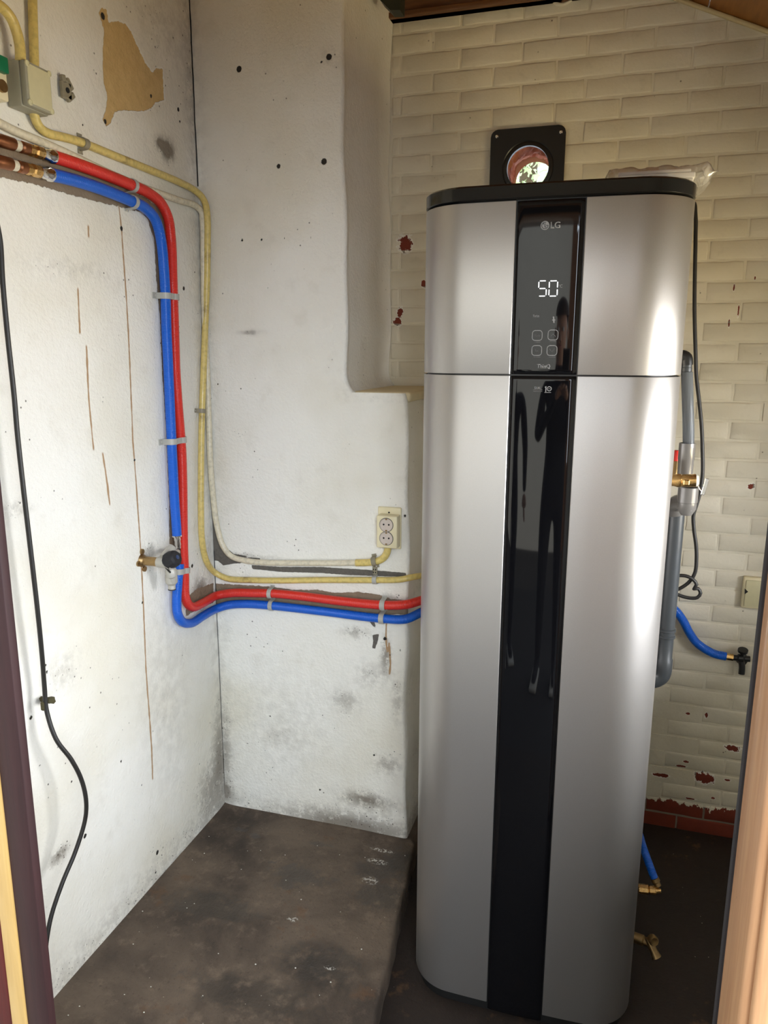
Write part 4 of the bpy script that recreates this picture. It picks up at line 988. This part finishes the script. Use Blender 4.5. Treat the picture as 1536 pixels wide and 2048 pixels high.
lathe('knob_disc', [(.0001, 0), (.0065, 0), (.0062, .0012), (.0001, .0013)], frame(kb+kd*.0205, kd), M['blue_dot'], o, 16)
cp_ = onL(343, 1162, .070)
lathe('drain_cap', [(.0001, .018), (.0165, .018), (.0175, .012), (.0170, -.004), (.0105, -.012), (.0105, -.024), (.0001, -.024)], frame(cp_, (0, 0, 1)), M['cast'], o, 18)
lathe('cap_seal', [(.0001, -.023), (.0112, -.023), (.0112, -.026), (.0001, -.026)], frame(cp_, (0, 0, 1)), M['rubber'], o, 18)
tube('cap_strap', [onL(330, 1132, .080), onL(336, 1140, .086), onL(345, 1149, .080)], .0028, M['rubber'], o, 10)
tube('link_arm', [onL(330, 1112, .05), onL(343, 1104, .045), onL(355, 1104, .035)], .0085, M['cast'], o, 12)

# ------------------------------------------------------------------ black cable hanging on the left wall
cab = empty('black_cable', onL(95, 1400), 'black cable hanging down the far left of the left wall', 'cable')
cb_px = [(-12, 420, .05), (0, 480, .05), (5, 560, .05), (14, 660, .05), (28, 790, .05), (35, 870, .05), (47, 980, .052), (60, 1090, .052), (75, 1220, .05), (84, 1310, .045), (89, 1375, .04), (93, 1420, .042), (112, 1478, .06), (143, 1520, .08), (163, 1560, .09), (172, 1600, .095), (170, 1640, .09), (150, 1705, .08), (125, 1765, .075), (103, 1830, .07), (95, 1870, .07), (88, 1930, .068), (80, 2000, .066)]
tube('cord', [onL(x, y, o_) for x, y, o_ in cb_px], .0052, M['rubber'], cab, 12, .008)
c = onL(95, 1400, .02); o = empty('cable_clip', onL(95, 1400), 'corroded green-brown clip holding the black cable', 'clip')
bm = bmesh.new()
add_box(bm, (0, 0, 0), (.04, .010, .012), Matrix.Translation(c) @ Matrix.Rotation(.3, 4, 'X'), .002, 1)
add_box(bm, (0, 0, 0), (.012, .018, .014), Matrix.Translation(onL(101, 1400, .035)) @ Matrix.Rotation(-.3, 4, 'X'), .002, 1)
add_box(bm, (0, 0, 0), (.010, .010, .022), Matrix.Translation(onL(86, 1412, .036)), .003, 1)
smooth_angle(from_bm('clip_body', bm, simple('corroded_metal', srgb(78, 72, 44), .7, .2, vary=.4, nscale=120), o))

# ------------------------------------------------------------------ double wall socket on the pier
a_ = onP(757, 1012); b_ = onP(803, 1098); o = empty('wall_socket', ((a_.x+b_.x)/2, YP, (a_.z+b_.z)/2), 'ivory double wall socket with two round outlets on the pier', 'socket')
bw, bh = b_.x-a_.x, a_.z-b_.z; bc = Vector(((a_.x+b_.x)/2, YP-.003, (a_.z+b_.z)/2))
bm = bmesh.new(); add_box(bm, bc, (bw, .008, bh), None, .0035, 2); smooth_angle(from_bm('back_plate', bm, M['socket'], o), 60)
fa = onP(753, 1031, .042); fb = onP(794, 1098, .042); hc = Vector(((fa.x+fb.x)/2, YP-.024, (fa.z+fb.z)/2)); hw_, hh_ = fb.x-fa.x, fa.z-fb.z
bm = bmesh.new(); add_box(bm, hc, (hw_, .036, hh_), None, .003, 2); smooth_angle(from_bm('housing', bm, M['socket'], o), 60)
lathe('screw', [(.0001, 0), (.0028, 0), (.0024, .0016), (.0001, .0018)], frame(onP(778, 1025, .0072), (0, -1, 0)), M['hole_dark'], o, 10)
for (px, py) in ((772.5, 1050), (772.5, 1077)):
    q = onP(px, py, .0425); fr = frame(q, (0, -1, 0), (0, 0, 1)); ro = hw_*.315
    u = lathe('outlet', [(.0001, .0003), (ro*.90, .0003), (ro*.94, .0016), (ro, .0018), (ro, -.001)], fr, M['socket_in'], o, 28)
    lathe('outlet_rim', [(ro*.96, -.001), (ro*1.02, .0012), (ro*1.08, .0002), (ro*1.08, -.001)], fr, M['ink_dim'], u, 28)
    for dx in (-.0085, .0085): lathe('pin_hole', [(.0001, 0), (.0028, 0), (.0028, .0007), (.0001, .0007)], frame(q+Vector((dx*.95, .0, .001)), (0, -1, 0)), M['hole_dark'], u, 12)
    for dz in (-1, 1):
        bm = bmesh.new(); add_box(bm, q+Vector((0, -.0010, dz*ro*.86)), (.006, .003, .0045), None, .0008, 1); from_bm('earth_clip', bm, M['old_brass'], u)

# ------------------------------------------------------------------ equipment right of the heater
YF = 2.05
def H(x, y, Y=YF): return hit(x, y, 1, Y)
drain = empty('drain_assembly', H(1352, 1040, 2.12), 'dark grey drain pipe with elbow at the right side of the heater', 'drain pipe')
top = H(1353, 1032, 2.12); bot = H(1333, 1272, 2.12); bot.x = top.x = (top.x+bot.x)/2+.0
RD = .0205
tube('drain_tube', [top+Vector((0, 0, .01)), bot], RD, M['grey_pvc'], drain, 24, .05, False)
zz = bot.z
lathe('ribbed_collar', [(RD, -.002), (RD+.0035, 0), (RD+.0035, .006), (RD+.001, .008), (RD+.001, .016), (RD+.0035, .018), (RD+.0035, .024), (RD, .026)], frame(Vector((bot.x, 2.12, zz-.002)), (0, 0, 1)), M['grey_pvc'], drain, 28)
lathe('socket_sleeve', [(.0001, -.100), (RD+.002, -.100), (RD+.002, -.068), (RD-.0005, -.064), (RD-.0005, .0), (.0001, .0)], frame(Vector((bot.x, 2.12, zz)), (0, 0, 1)), M['grey_pvc'], drain, 28)
tube('elbow', [Vector((bot.x, 2.12, zz-.085)), Vector((bot.x, 2.12, zz-.105)), Vector((bot.x-.006, 2.12, zz-.122)), Vector((bot.x-.022, 2.12, zz-.134)), Vector((bot.x-.045, 2.12, zz-.137))], RD+.0015, M['grey_pvc'], drain, 24, .004)
tun = empty('tundish_fitting', H(1370, 1000), 'light grey plastic trap and funnel fitting beside the heater', 'pipe fitting')
def vcyl(name, px, y0, y1, w, mat, par, extra=None, Y=YF, n_=26):
    a_ = H(px, y0, Y); b_ = H(px, y1, Y); r_ = (H(px+w/2, y0, Y)-H(px-w/2, y0, Y)).length/2; h_ = a_.z-b_.z
    prof = [(.0001, 0), (r_, 0), (r_, h_), (.0001, h_)] if extra is None else extra(r_, h_)
    return lathe(name, prof, frame(Vector((a_.x, Y, b_.z)), (0, 0, 1)), mat, par, n_)
vcyl('funnel_cup', 1375, 886, 951, 34, M['lt_pvc'], tun, lambda r, h: [(.0001, 0), (r*.90, 0), (r*.94, h*.04), (r*.96, h*.48), (r, h*.50), (r, h), (r*.86, h), (r*.86, h*.8), (.0001, h*.8)])
vcyl('lower_cup', 1377, 974, 1030, 42, M['lt_pvc'], tun, lambda r, h: [(.0001, 0), (r*.55, 0), (r*.92, h*.22), (r*.94, h*.45), (r, h*.47), (r, h), (r*.85, h), (r*.85, h*.9), (.0001, h*.9)])
tube('side_spigot', [H(1377, 1005), H(1352, 1008, 2.10), H(1352, 1024, 2.12)], .022, M['lt_pvc'], tun, 22, .004)
vl = empty('relief_valve', H(1372, 962, 1.99), 'brass relief valve with a white cap crossing the grey fitting', 'valve')
p_a = H(1346, 961, 1.99); p_b = H(1397, 961, 1.99); L = (p_b-p_a).length
lathe('valve_barrel', [(.0001, -.01), (.013, -.01), (.0145, .004), (.0165, .010), (.0165, .018), (.0145, .020), (.0160, .024), (.0160, L*.9), (.0001, L*.9)], frame(p_a, p_b-p_a), M['brass'], vl, 22)
lathe('white_cap', [(.0001, L*.89), (.0150, L*.89), (.0150, L*.92), (.0120, L), (.0001, L)], frame(p_a, p_b-p_a), M['white'], vl, 22)
bm = bmesh.new(); add_box(bm, H(1372, 963, 1.99)+Vector((0, -.0155, 0)), (.014, .006, .014), None, .002, 1); from_bm('flat_boss', bm, M['brass'], vl)
hv = H(1351, 912, 2.10); lathe('red_handle', [(.0001, -.012), (.013, -.012), (.014, .008), (.010, .015), (.0001, .016)], frame(hv, (0, 0, 1)), M['red_plastic'], vl, 16)
lathe('dark_stem', [(.0001, -.05), (.016, -.05), (.016, -.012), (.0001, -.012)], frame(hv, (0, 0, 1)), M['old_brass'], vl, 16)
lv = empty('steel_lever', H(1409, 978, 1.98), 'thin steel lever tag sticking out right of the brass relief valve', 'lever')
qa = H(1415, 957, 1.98); qb = H(1405, 990, 1.98); fr = frame((qa+qb)/2, qa-qb, (0, 1, 0))
bm = bmesh.new(); add_box(bm, (0, 0, 0), (.009, .003, (qa-qb).length), fr, .001, 1); smooth_angle(from_bm('lever_plate', bm, M['chrome'], lv))
tube('lever_arm', [H(1408, 986, 1.98), H(1400, 978, 1.985), H(1396, 968, 1.99)], .0022, M['chrome'], lv, 8)
hs = empty('overflow_hose', H(1375, 800), 'translucent grey hose with a black end piece right of the heater', 'hose')
tube('hose_body', [H(1377, 890), H(1377, 860), H(1376, 820), H(1375, 785), H(1374, 752), H(1374, 744)], (H(1388, 820)-H(1364, 820)).length/2, M['hose'], hs, 22, .02)
vcyl('hose_cuff', 1374, 726, 751, 23, M['grey_pvc'], hs, lambda r, h: [(.0001, 0), (r*.92, 0), (r*.92, h*.3), (r, h*.32), (r, h*.62), (r*.95, h*.65), (r*.95, h), (.0001, h)])
tube('black_elbow', [H(1374, 730), H(1374, 722), H(1373, 716), H(1366, 712), H(1352, 711)], .0145, M['black'], hs, 20, .003)

pc = empty('power_cable', H(1393, 600, 2.3), 'black power cable hanging from the heater top into a loop', 'cable')
YC = 2.30
pcp = [(1386, 405), (1391, 430), (1391, 480), (1389.5, 560), (1389, 620), (1391, 700), (1393, 755), (1398, 800), (1403, 850), (1405, 900), (1405, 950), (1400, 985), (1393, 1010), (1387, 1030), (1388, 1060), (1392, 1090), (1393, 1115), (1390, 1145), (1380, 1162), (1365, 1174), (1348, 1181), (1330, 1180), (1322, 1172), (1330, 1160), (1350, 1152), (1372, 1152), (1386, 1159), (1393, 1169), (1388, 1178), (1396, 1177), (1401, 1186), (1395, 1195), (1380, 1196), (1360, 1191), (1344, 1183), (1331, 1166)]
tube('cord', [Vector((.02, 2.262, 1.93)), Vector((.06, 2.285, 1.96))] + [H(x, y, YC-(.012 if 20 < i < 29 else 0)) for i, (x, y) in enumerate(pcp)], .0052, M['rubber'], pc, 12, .006)

bh_ = empty('blue_hose', onB(1400, 1290), 'blue hose curving down the brick wall from behind the heater to the dark tap', 'hose')
bp = [(1322, 1200), (1338, 1210), (1352, 1222), (1366, 1241), (1378, 1264), (1392, 1284), (1410, 1298), (1430, 1308), (1452, 1313)]
tube('hose_body', [onB(x, y, .030) for x, y in bp], .0140, M['blue_pipe'], bh_, 16)
q0 = onB(1451, 1313, .030); q1 = onB(1466, 1315, .030)
lathe('brass_nut', [(.0001, -.002), (.0105, -.002), (.0118, .002), (.0118, (q1-q0).length), (.0001, (q1-q0).length)], frame(q0, q1-q0), M['brass'], bh_, 8, 20)
tp = empty('dark_tap', onB(1480, 1318), 'dark tap on the brick wall at the end of the curved blue hose', 'tap')
q2 = onB(1500, 1318, .030)
lathe('tap_body', [(.0001, 0), (.0095, 0), (.0095, .012), (.014, .016), (.014, .030), (.010, .034), (.010, (q2-q1).length), (.0001, (q2-q1).length)], frame(q1, q2-q1), M['black'], tp, 16)
tube('tap_spout', [onB(1482, 1318, .03), onB(1484, 1332, .032), onB(1483, 1348, .034)], .010, M['black'], tp, 14, .006)
q = onB(1484, 1318, .0); lathe('wall_rose', [(.0001, 0), (.020, 0), (.018, .006), (.010, .010), (.010, .030), (.0001, .03)], frame(q, (0, -1, 0)), M['black'], tp, 18)
lathe('tap_handle', [(.0001, 0), (.006, 0), (.006, .016), (.016, .018), (.016, .026), (.0001, .027)], frame(onB(1484, 1312, .034), (0, -.3, 1)), M['black'], tp, 12)

# second socket plate, mostly hidden by the jamb
a_ = onB(1486, 1150); b_ = onB(1508, 1214); o = empty('switch_plate', a_, 'ivory plate with a dark triangle on the brick wall beside the door jamb', 'switch')
bm = bmesh.new(); add_box(bm, ((a_.x+.035), YB-.012, (a_.z+b_.z)/2), (.07, .024, a_.z-b_.z), None, .005, 2); smooth_angle(from_bm('plate_body', bm, M['socket'], o), 60)
bm = bmesh.new(); add_box(bm, ((a_.x+.036), YB-.026, (a_.z+b_.z)/2), (.058, .005, (a_.z-b_.z)*.84), None, .002, 2); smooth_angle(from_bm('rocker', bm, M['jlid'], o), 60)
tri = [onB(1489.5, 1177, .029), onB(1496.5, 1183.5, .029), onB(1489.5, 1188.5, .029)]
bm = bmesh.new(); v0 = [bm.verts.new(q) for q in tri]; v1 = [bm.verts.new(q+Vector((0, .001, 0))) for q in tri]; bm.faces.new(v0); bm.faces.new(v1[::-1])
for i in range(3): bm.faces.new((v0[i], v0[(i+1) % 3], v1[(i+1) % 3], v1[i]))
from_bm('triangle_mark', bm, M['hole_dark'], o)

# lower connections
lc = empty('inlet_hose', H(1300, 1780, 1.95), 'short blue hose with brass elbow low on the right side of the heater', 'hose')
tube('hose_body', [H(1268, 1640, 2.32), H(1280, 1672, 2.12), H(1286, 1694, 2.02), H(1297, 1725, 1.98), H(1309, 1757, 1.96)], .0105, M['blue_pipe'], lc, 14)
qa = H(1309, 1756, 1.96); qb = H(1316, 1772, 1.955); lathe('crimp_ring', [(.0001, 0), (.0115, 0), (.0115, .010), (.009, .012), (.009, (qb-qa).length), (.0001, (qb-qa).length)], frame(qa, qb-qa), M['old_brass'], lc, 16)
qa = H(1322, 1782, 1.95); qb = H(1278, 1777, 1.95); L = (qb-qa).length
lathe('elbow_end', [(.0001, 0), (.006, 0), (.0085, .008), (.0085, L*.25), (.0001, L*.25)], frame(qa, qb-qa), M['brass'], lc, 16)
lathe('brass_nut', [(.0001, L*.22), (.0105, L*.22), (.0115, L*.26), (.0115, L*.5), (.0095, L*.54), (.0130, L*.58), (.0130, L), (.0001, L+.01)], frame(qa, qb-qa), M['brass'], lc, 8, 20)
dv = empty('drain_valve', H(1290, 1888, 1.90), 'brass drain valve near the floor at the right side of the heater', 'valve')
qa = H(1272, 1876, 1.90); qb = H(1300, 1886, 1.89); L = (qb-qa).length
lathe('valve_stub', [(.0001, -.03), (.0135, -.03), (.0145, L*.5), (.0110, L*.6), (.0110, L), (.0001, L)], frame(qa, qb-qa), M['old_brass'], dv, 18)
lathe('round_cap', [(.0001, -.008), (.0125, -.008), (.0135, .006), (.0105, .011), (.0001, .009)], frame(H(1306, 1880, 1.88), Vector((.35, -.9, .25))), M['old_brass'], dv, 20)
lathe('outlet_spout', [(.0001, -.03), (.0085, -.03), (.0105, .004), (.0135, .020), (.0001, .020)], frame(H(1306, 1899, 1.88), Vector((.45, -.25, -.75))), M['old_brass'], dv, 18)

# plaster crumbs and grit on the slab and floor
bm = bmesh.new(); r3 = random.Random(11)
for _ in range(75):
    if r3.random() < .75: x = r3.uniform(XL+.02, -.55); y = r3.uniform(1.2, 2.12); z = ZS+.001
    else: x = r3.uniform(-.44, .12); y = r3.uniform(1.1, 1.55); z = .001
    if r3.random() < .4 and z > .05: x = XL+.01+abs(r3.gauss(0, .03))
    s_ = r3.uniform(.0006, .0018); add_box(bm, (x, y, z+s_*.5), (s_*2, s_*1.4, s_), Matrix.Translation((0, 0, 0)))
o = from_bm('plaster_grit', bm, M['white']); tag(o, 'scattered white plaster grit on the dark floor', 'grit', kind='stuff')

# ------------------------------------------------------------------ yard outside (seen in the black glass, through the duct hole, and as bounce)
yd = tag(struct_box('floor_yard', (-4, -5, -.08), (4, .66, -.02), M['paving']), kind='structure')
hw_wall = struct_box('wall_yard', (-4, -3.4, -.05), (.15, -3.2, 3.4), M['render'])
struct_box('bounce_blocker', (.15, -3.42, -.05), (4, -3.18, 3.4), M['brown_beam'], hw_wall)  # added dark backing, keeps yard bounce off the right-hand brick wall
tree = empty('garden_tree', (VC.x-.6, 6.5, 0), 'pale green tree seen outside through the round duct hole', 'tree')
tube('trunk', [(VC.x-.55, 6.6, -.3), (VC.x-.5, 6.6, 2.0), (VC.x-.45, 6.5, 4.4)], .07, M['bark'], tree, 10, .2)
bm = bmesh.new(); r4 = random.Random(3)
for _ in range(2600):
    g1, g2 = r4.uniform(0, 6.28), r4.gauss(0, .5); rr = r4.uniform(.0, 1.1)
    c = Vector((VC.x-.5+rr*math.cos(g1), 6.5+rr*math.sin(g1)*.6, 3.2+g2*1.1)); s_ = r4.uniform(.02, .045)
    n1 = Vector((r4.uniform(-1, 1), r4.uniform(-1, 1), r4.uniform(-1, 1))).normalized(); n2 = n1.orthogonal().normalized(); n3 = n1.cross(n2)
    bm.faces.new([bm.verts.new(c+n2*s_), bm.verts.new(c+n3*s_*.5), bm.verts.new(c-n2*s_), bm.verts.new(c-n3*s_*.5)])
f_ = from_bm('foliage', bm, M['leaf'], tree); f_['kind'] = 'stuff'

# ------------------------------------------------------------------ two people in the yard, seen mirrored in the black glass
M['skin'] = simple('skin', srgb(206, 160, 134), .5, vary=.05); M['dark_cloth'] = simple('dark_cloth', (.012, .013, .018), .9, vary=.3)
M['hair'] = simple('brown_hair', (.05, .03, .02), .7, vary=.4, nscale=200); M['sole'] = simple('white_sole', srgb(200, 198, 190), .6)
M['eye'] = simple('eye_white', (.8, .8, .78), .3)
def skinned(name, joints, edges, mats, parent, pick, sub=2, root=0):
    me = bpy.data.meshes.new(name); me.from_pydata([j[0] for j in joints], edges, [])
    tmp = bpy.data.objects.new(name, me); COL.objects.link(tmp)
    sk = tmp.modifiers.new('s', 'SKIN'); sk.use_smooth_shade = True
    for i, j in enumerate(joints): me.skin_vertices[0].data[i].radius = (j[1], j[2] if len(j) > 2 else j[1]); me.skin_vertices[0].data[i].use_root = (i == root)
    sb = tmp.modifiers.new('u', 'SUBSURF'); sb.levels = sub; sb.render_levels = sub
    bpy.context.view_layer.update()
    m2 = bpy.data.meshes.new_from_object(tmp.evaluated_get(bpy.context.evaluated_depsgraph_get())); bpy.data.objects.remove(tmp)
    o = mesh_obj(name, m2, mats, parent, True)
    for p_ in m2.polygons: p_.material_index = pick(p_.center)
    return o
def person(px_, py_, label, yaw, hs, pose):
    E_ = empty('person', (px_, py_, -.02), label, 'person')
    k = hs/1.9; Rz = Matrix.Translation((px_, py_, -.02)) @ Matrix.Rotation(yaw, 4, 'Z')
    W_ = lambda x, y, z: tuple(Rz @ Vector((x*k, y*k, z*k)))
    J = [(W_(0, 0, 1.00), .15*k, .11*k), (W_(0, -.01, 1.18), .145*k, .10*k), (W_(0, 0, 1.38), .17*k, .11*k), (W_(0, .0, 1.56), .075*k, .07*k), (W_(0, .02, 1.645), .056*k, .058*k),
         (W_(0, .035, 1.72), .068*k, .082*k), (W_(0, .04, 1.80), .076*k, .092*k), (W_(0, .03, 1.86), .055*k, .065*k)]
    Ed = [(0, 1), (1, 2), (2, 3), (3, 4), (4, 5), (5, 6), (6, 7)]
    for sx in (-1, 1):
        b = len(J)
        J += [(W_(sx*.10, 0, .93), .095*k), (W_(sx*.11, .02, .52), .062*k), (W_(sx*.12, -.02, .30), .056*k), (W_(sx*.12, -.03, .10), .040*k), (W_(sx*.13, .06, .05), .042*k, .036*k), (W_(sx*.14, .16, .035), .040*k, .028*k)]
        Ed += [(0, b), (b, b+1), (b+1, b+2), (b+2, b+3), (b+3, b+4), (b+4, b+5)]
        b = len(J); el, wr = pose[sx]
        J += [(W_(sx*.19, 0, 1.50), .062*k), (W_(*el), .046*k), (W_(*wr), .029*k, .027*k)]
        Ed += [(2, b), (b, b+1), (b+1, b+2)]
        h0 = Vector(W_(*wr)); d = (h0-Vector(W_(*el))).normalized(); up_ = Vector((0, 0, 1)); sd = d.cross(up_).normalized() if abs(d.z) < .9 else Rz.to_3x3() @ Vector((0, 1, 0))
        hj = [(tuple(h0), .026, .024), (tuple(h0+d*.05), .036, .018), (tuple(h0+d*.09), .038, .016)]; he = [(0, 1), (1, 2)]
        hand = skinned('hand', hj, he, [M['skin']], E_, lambda c: 0, 1)
        for f_, (o_, L_) in enumerate(((-.028, .070), (-.010, .078), (.010, .074), (.027, .058))):
            a0 = h0+d*.085+sd*o_; curl = Vector((0, 0, -1)) if abs(d.z) < .9 else Rz.to_3x3() @ Vector((0, 1, 0))
            fj = [(tuple(a0), .0095), (tuple(a0+d*L_*.45+curl*.004), .0085), (tuple(a0+d*L_*.75+curl*.016), .008), (tuple(a0+d*L_*.9+curl*.032), .007)]
            skinned('finger', fj, [(0, 1), (1, 2), (2, 3)], [M['skin']], E_, lambda c: 0, 1)
        a0 = h0+d*.03-sd*.026*sx; skinned('thumb', [(tuple(a0), .011), (tuple(a0-sd*.026*sx+d*.026), .010), (tuple(a0-sd*.034*sx+d*.055), .0085)], [(0, 1), (1, 2)], [M['skin']], E_, lambda c: 0, 1)
        lo = Vector(W_(sx*.135, .07, .016)); box('shoe_sole', (0, 0, 0), (.095*k, .29*k, .028), M['sole'], E_, M=Matrix.Translation(lo) @ Matrix.Rotation(yaw, 4, 'Z'), bev=.01)
    zc = Vector(W_(0, 0, 1.60)).z
    skinned('body', J, Ed, [M['dark_cloth'], M['skin']], E_, lambda c: 1 if c.z > zc else 0, 2)
    bm = bmesh.new(); r_ = bmesh.ops.create_uvsphere(bm, u_segments=24, v_segments=16, radius=1.0)['verts']
    for v in r_: v.co = Vector((v.co.x*.086, v.co.y*.104, v.co.z*.088))
    bmesh.ops.delete(bm, geom=[v for v in bm.verts if v.co.z < -.015-.0*v.co.y and v.co.y > -.03 or v.co.z < -.06], context='VERTS')
    bmesh.ops.transform(bm, matrix=Rz @ Matrix.Translation((0, .018*k, 1.835*k)), verts=bm.verts); from_bm('hair', bm, M['hair'], E_, True)
    fz = 1.755
    bm = bmesh.new(); bmesh.ops.create_cone(bm, segments=10, radius1=.016, radius2=.006, depth=.045); bmesh.ops.transform(bm, matrix=Rz @ Matrix.Translation((0, .145*k, (fz-.02)*k)) @ Matrix.Rotation(.35, 4, 'X'), verts=bm.verts); from_bm('nose', bm, M['skin'], E_, True)
    for sx in (-1, 1):
        bm = bmesh.new(); bmesh.ops.create_uvsphere(bm, u_segments=12, v_segments=8, radius=.011, matrix=Matrix.Translation(W_(sx*.031, .118, fz+.015))); from_bm('eye', bm, M['eye'], E_, True)
        bm = bmesh.new(); bmesh.ops.create_uvsphere(bm, u_segments=10, v_segments=8, radius=1, matrix=Matrix.Translation(W_(sx*.080, .03, fz)) @ Matrix.Diagonal((.010, .018, .030, 1))); from_bm('ear', bm, M['skin'], E_, True)
    bm = bmesh.new(); bmesh.ops.create_uvsphere(bm, u_segments=12, v_segments=8, radius=1, matrix=Rz @ Matrix.Translation((0, .118*k, (fz-.062)*k)) @ Matrix.Diagonal((.024, .010, .007, 1))); from_bm('mouth', bm, M['pink'], E_, True)
    return E_
person(-.07, -.52, 'person in dark clothes holding up a phone, mirrored in the black glass strip', .12, 1.93, {-1: ((-.25, .10, 1.26), (.0, .36, 1.47)), 1: ((.25, .10, 1.26), (.13, .38, 1.47))})
person(-.78, -.75, 'person in dark clothes and white-soled shoes, mirrored in the left of the black glass strip', -.35, 1.84, {-1: ((-.27, -.03, 1.22), (-.26, .08, .98)), 1: ((.27, -.03, 1.22), (.26, .08, .98))})
ph = box('phone', (-.02, -.035, CZ-.055), (.074, .008, .150), M['gloss_black'], None, bev=.003); tag(ph, 'black phone held up by the mirrored person in dark clothes', 'phone')
# unseen eave added outside to darken the top of the glass reflection
tag(box('trim_2', (-.3, .26, 2.235), (2.6, .84, .07), M['brown_beam'], None, bev=.004), kind='structure')
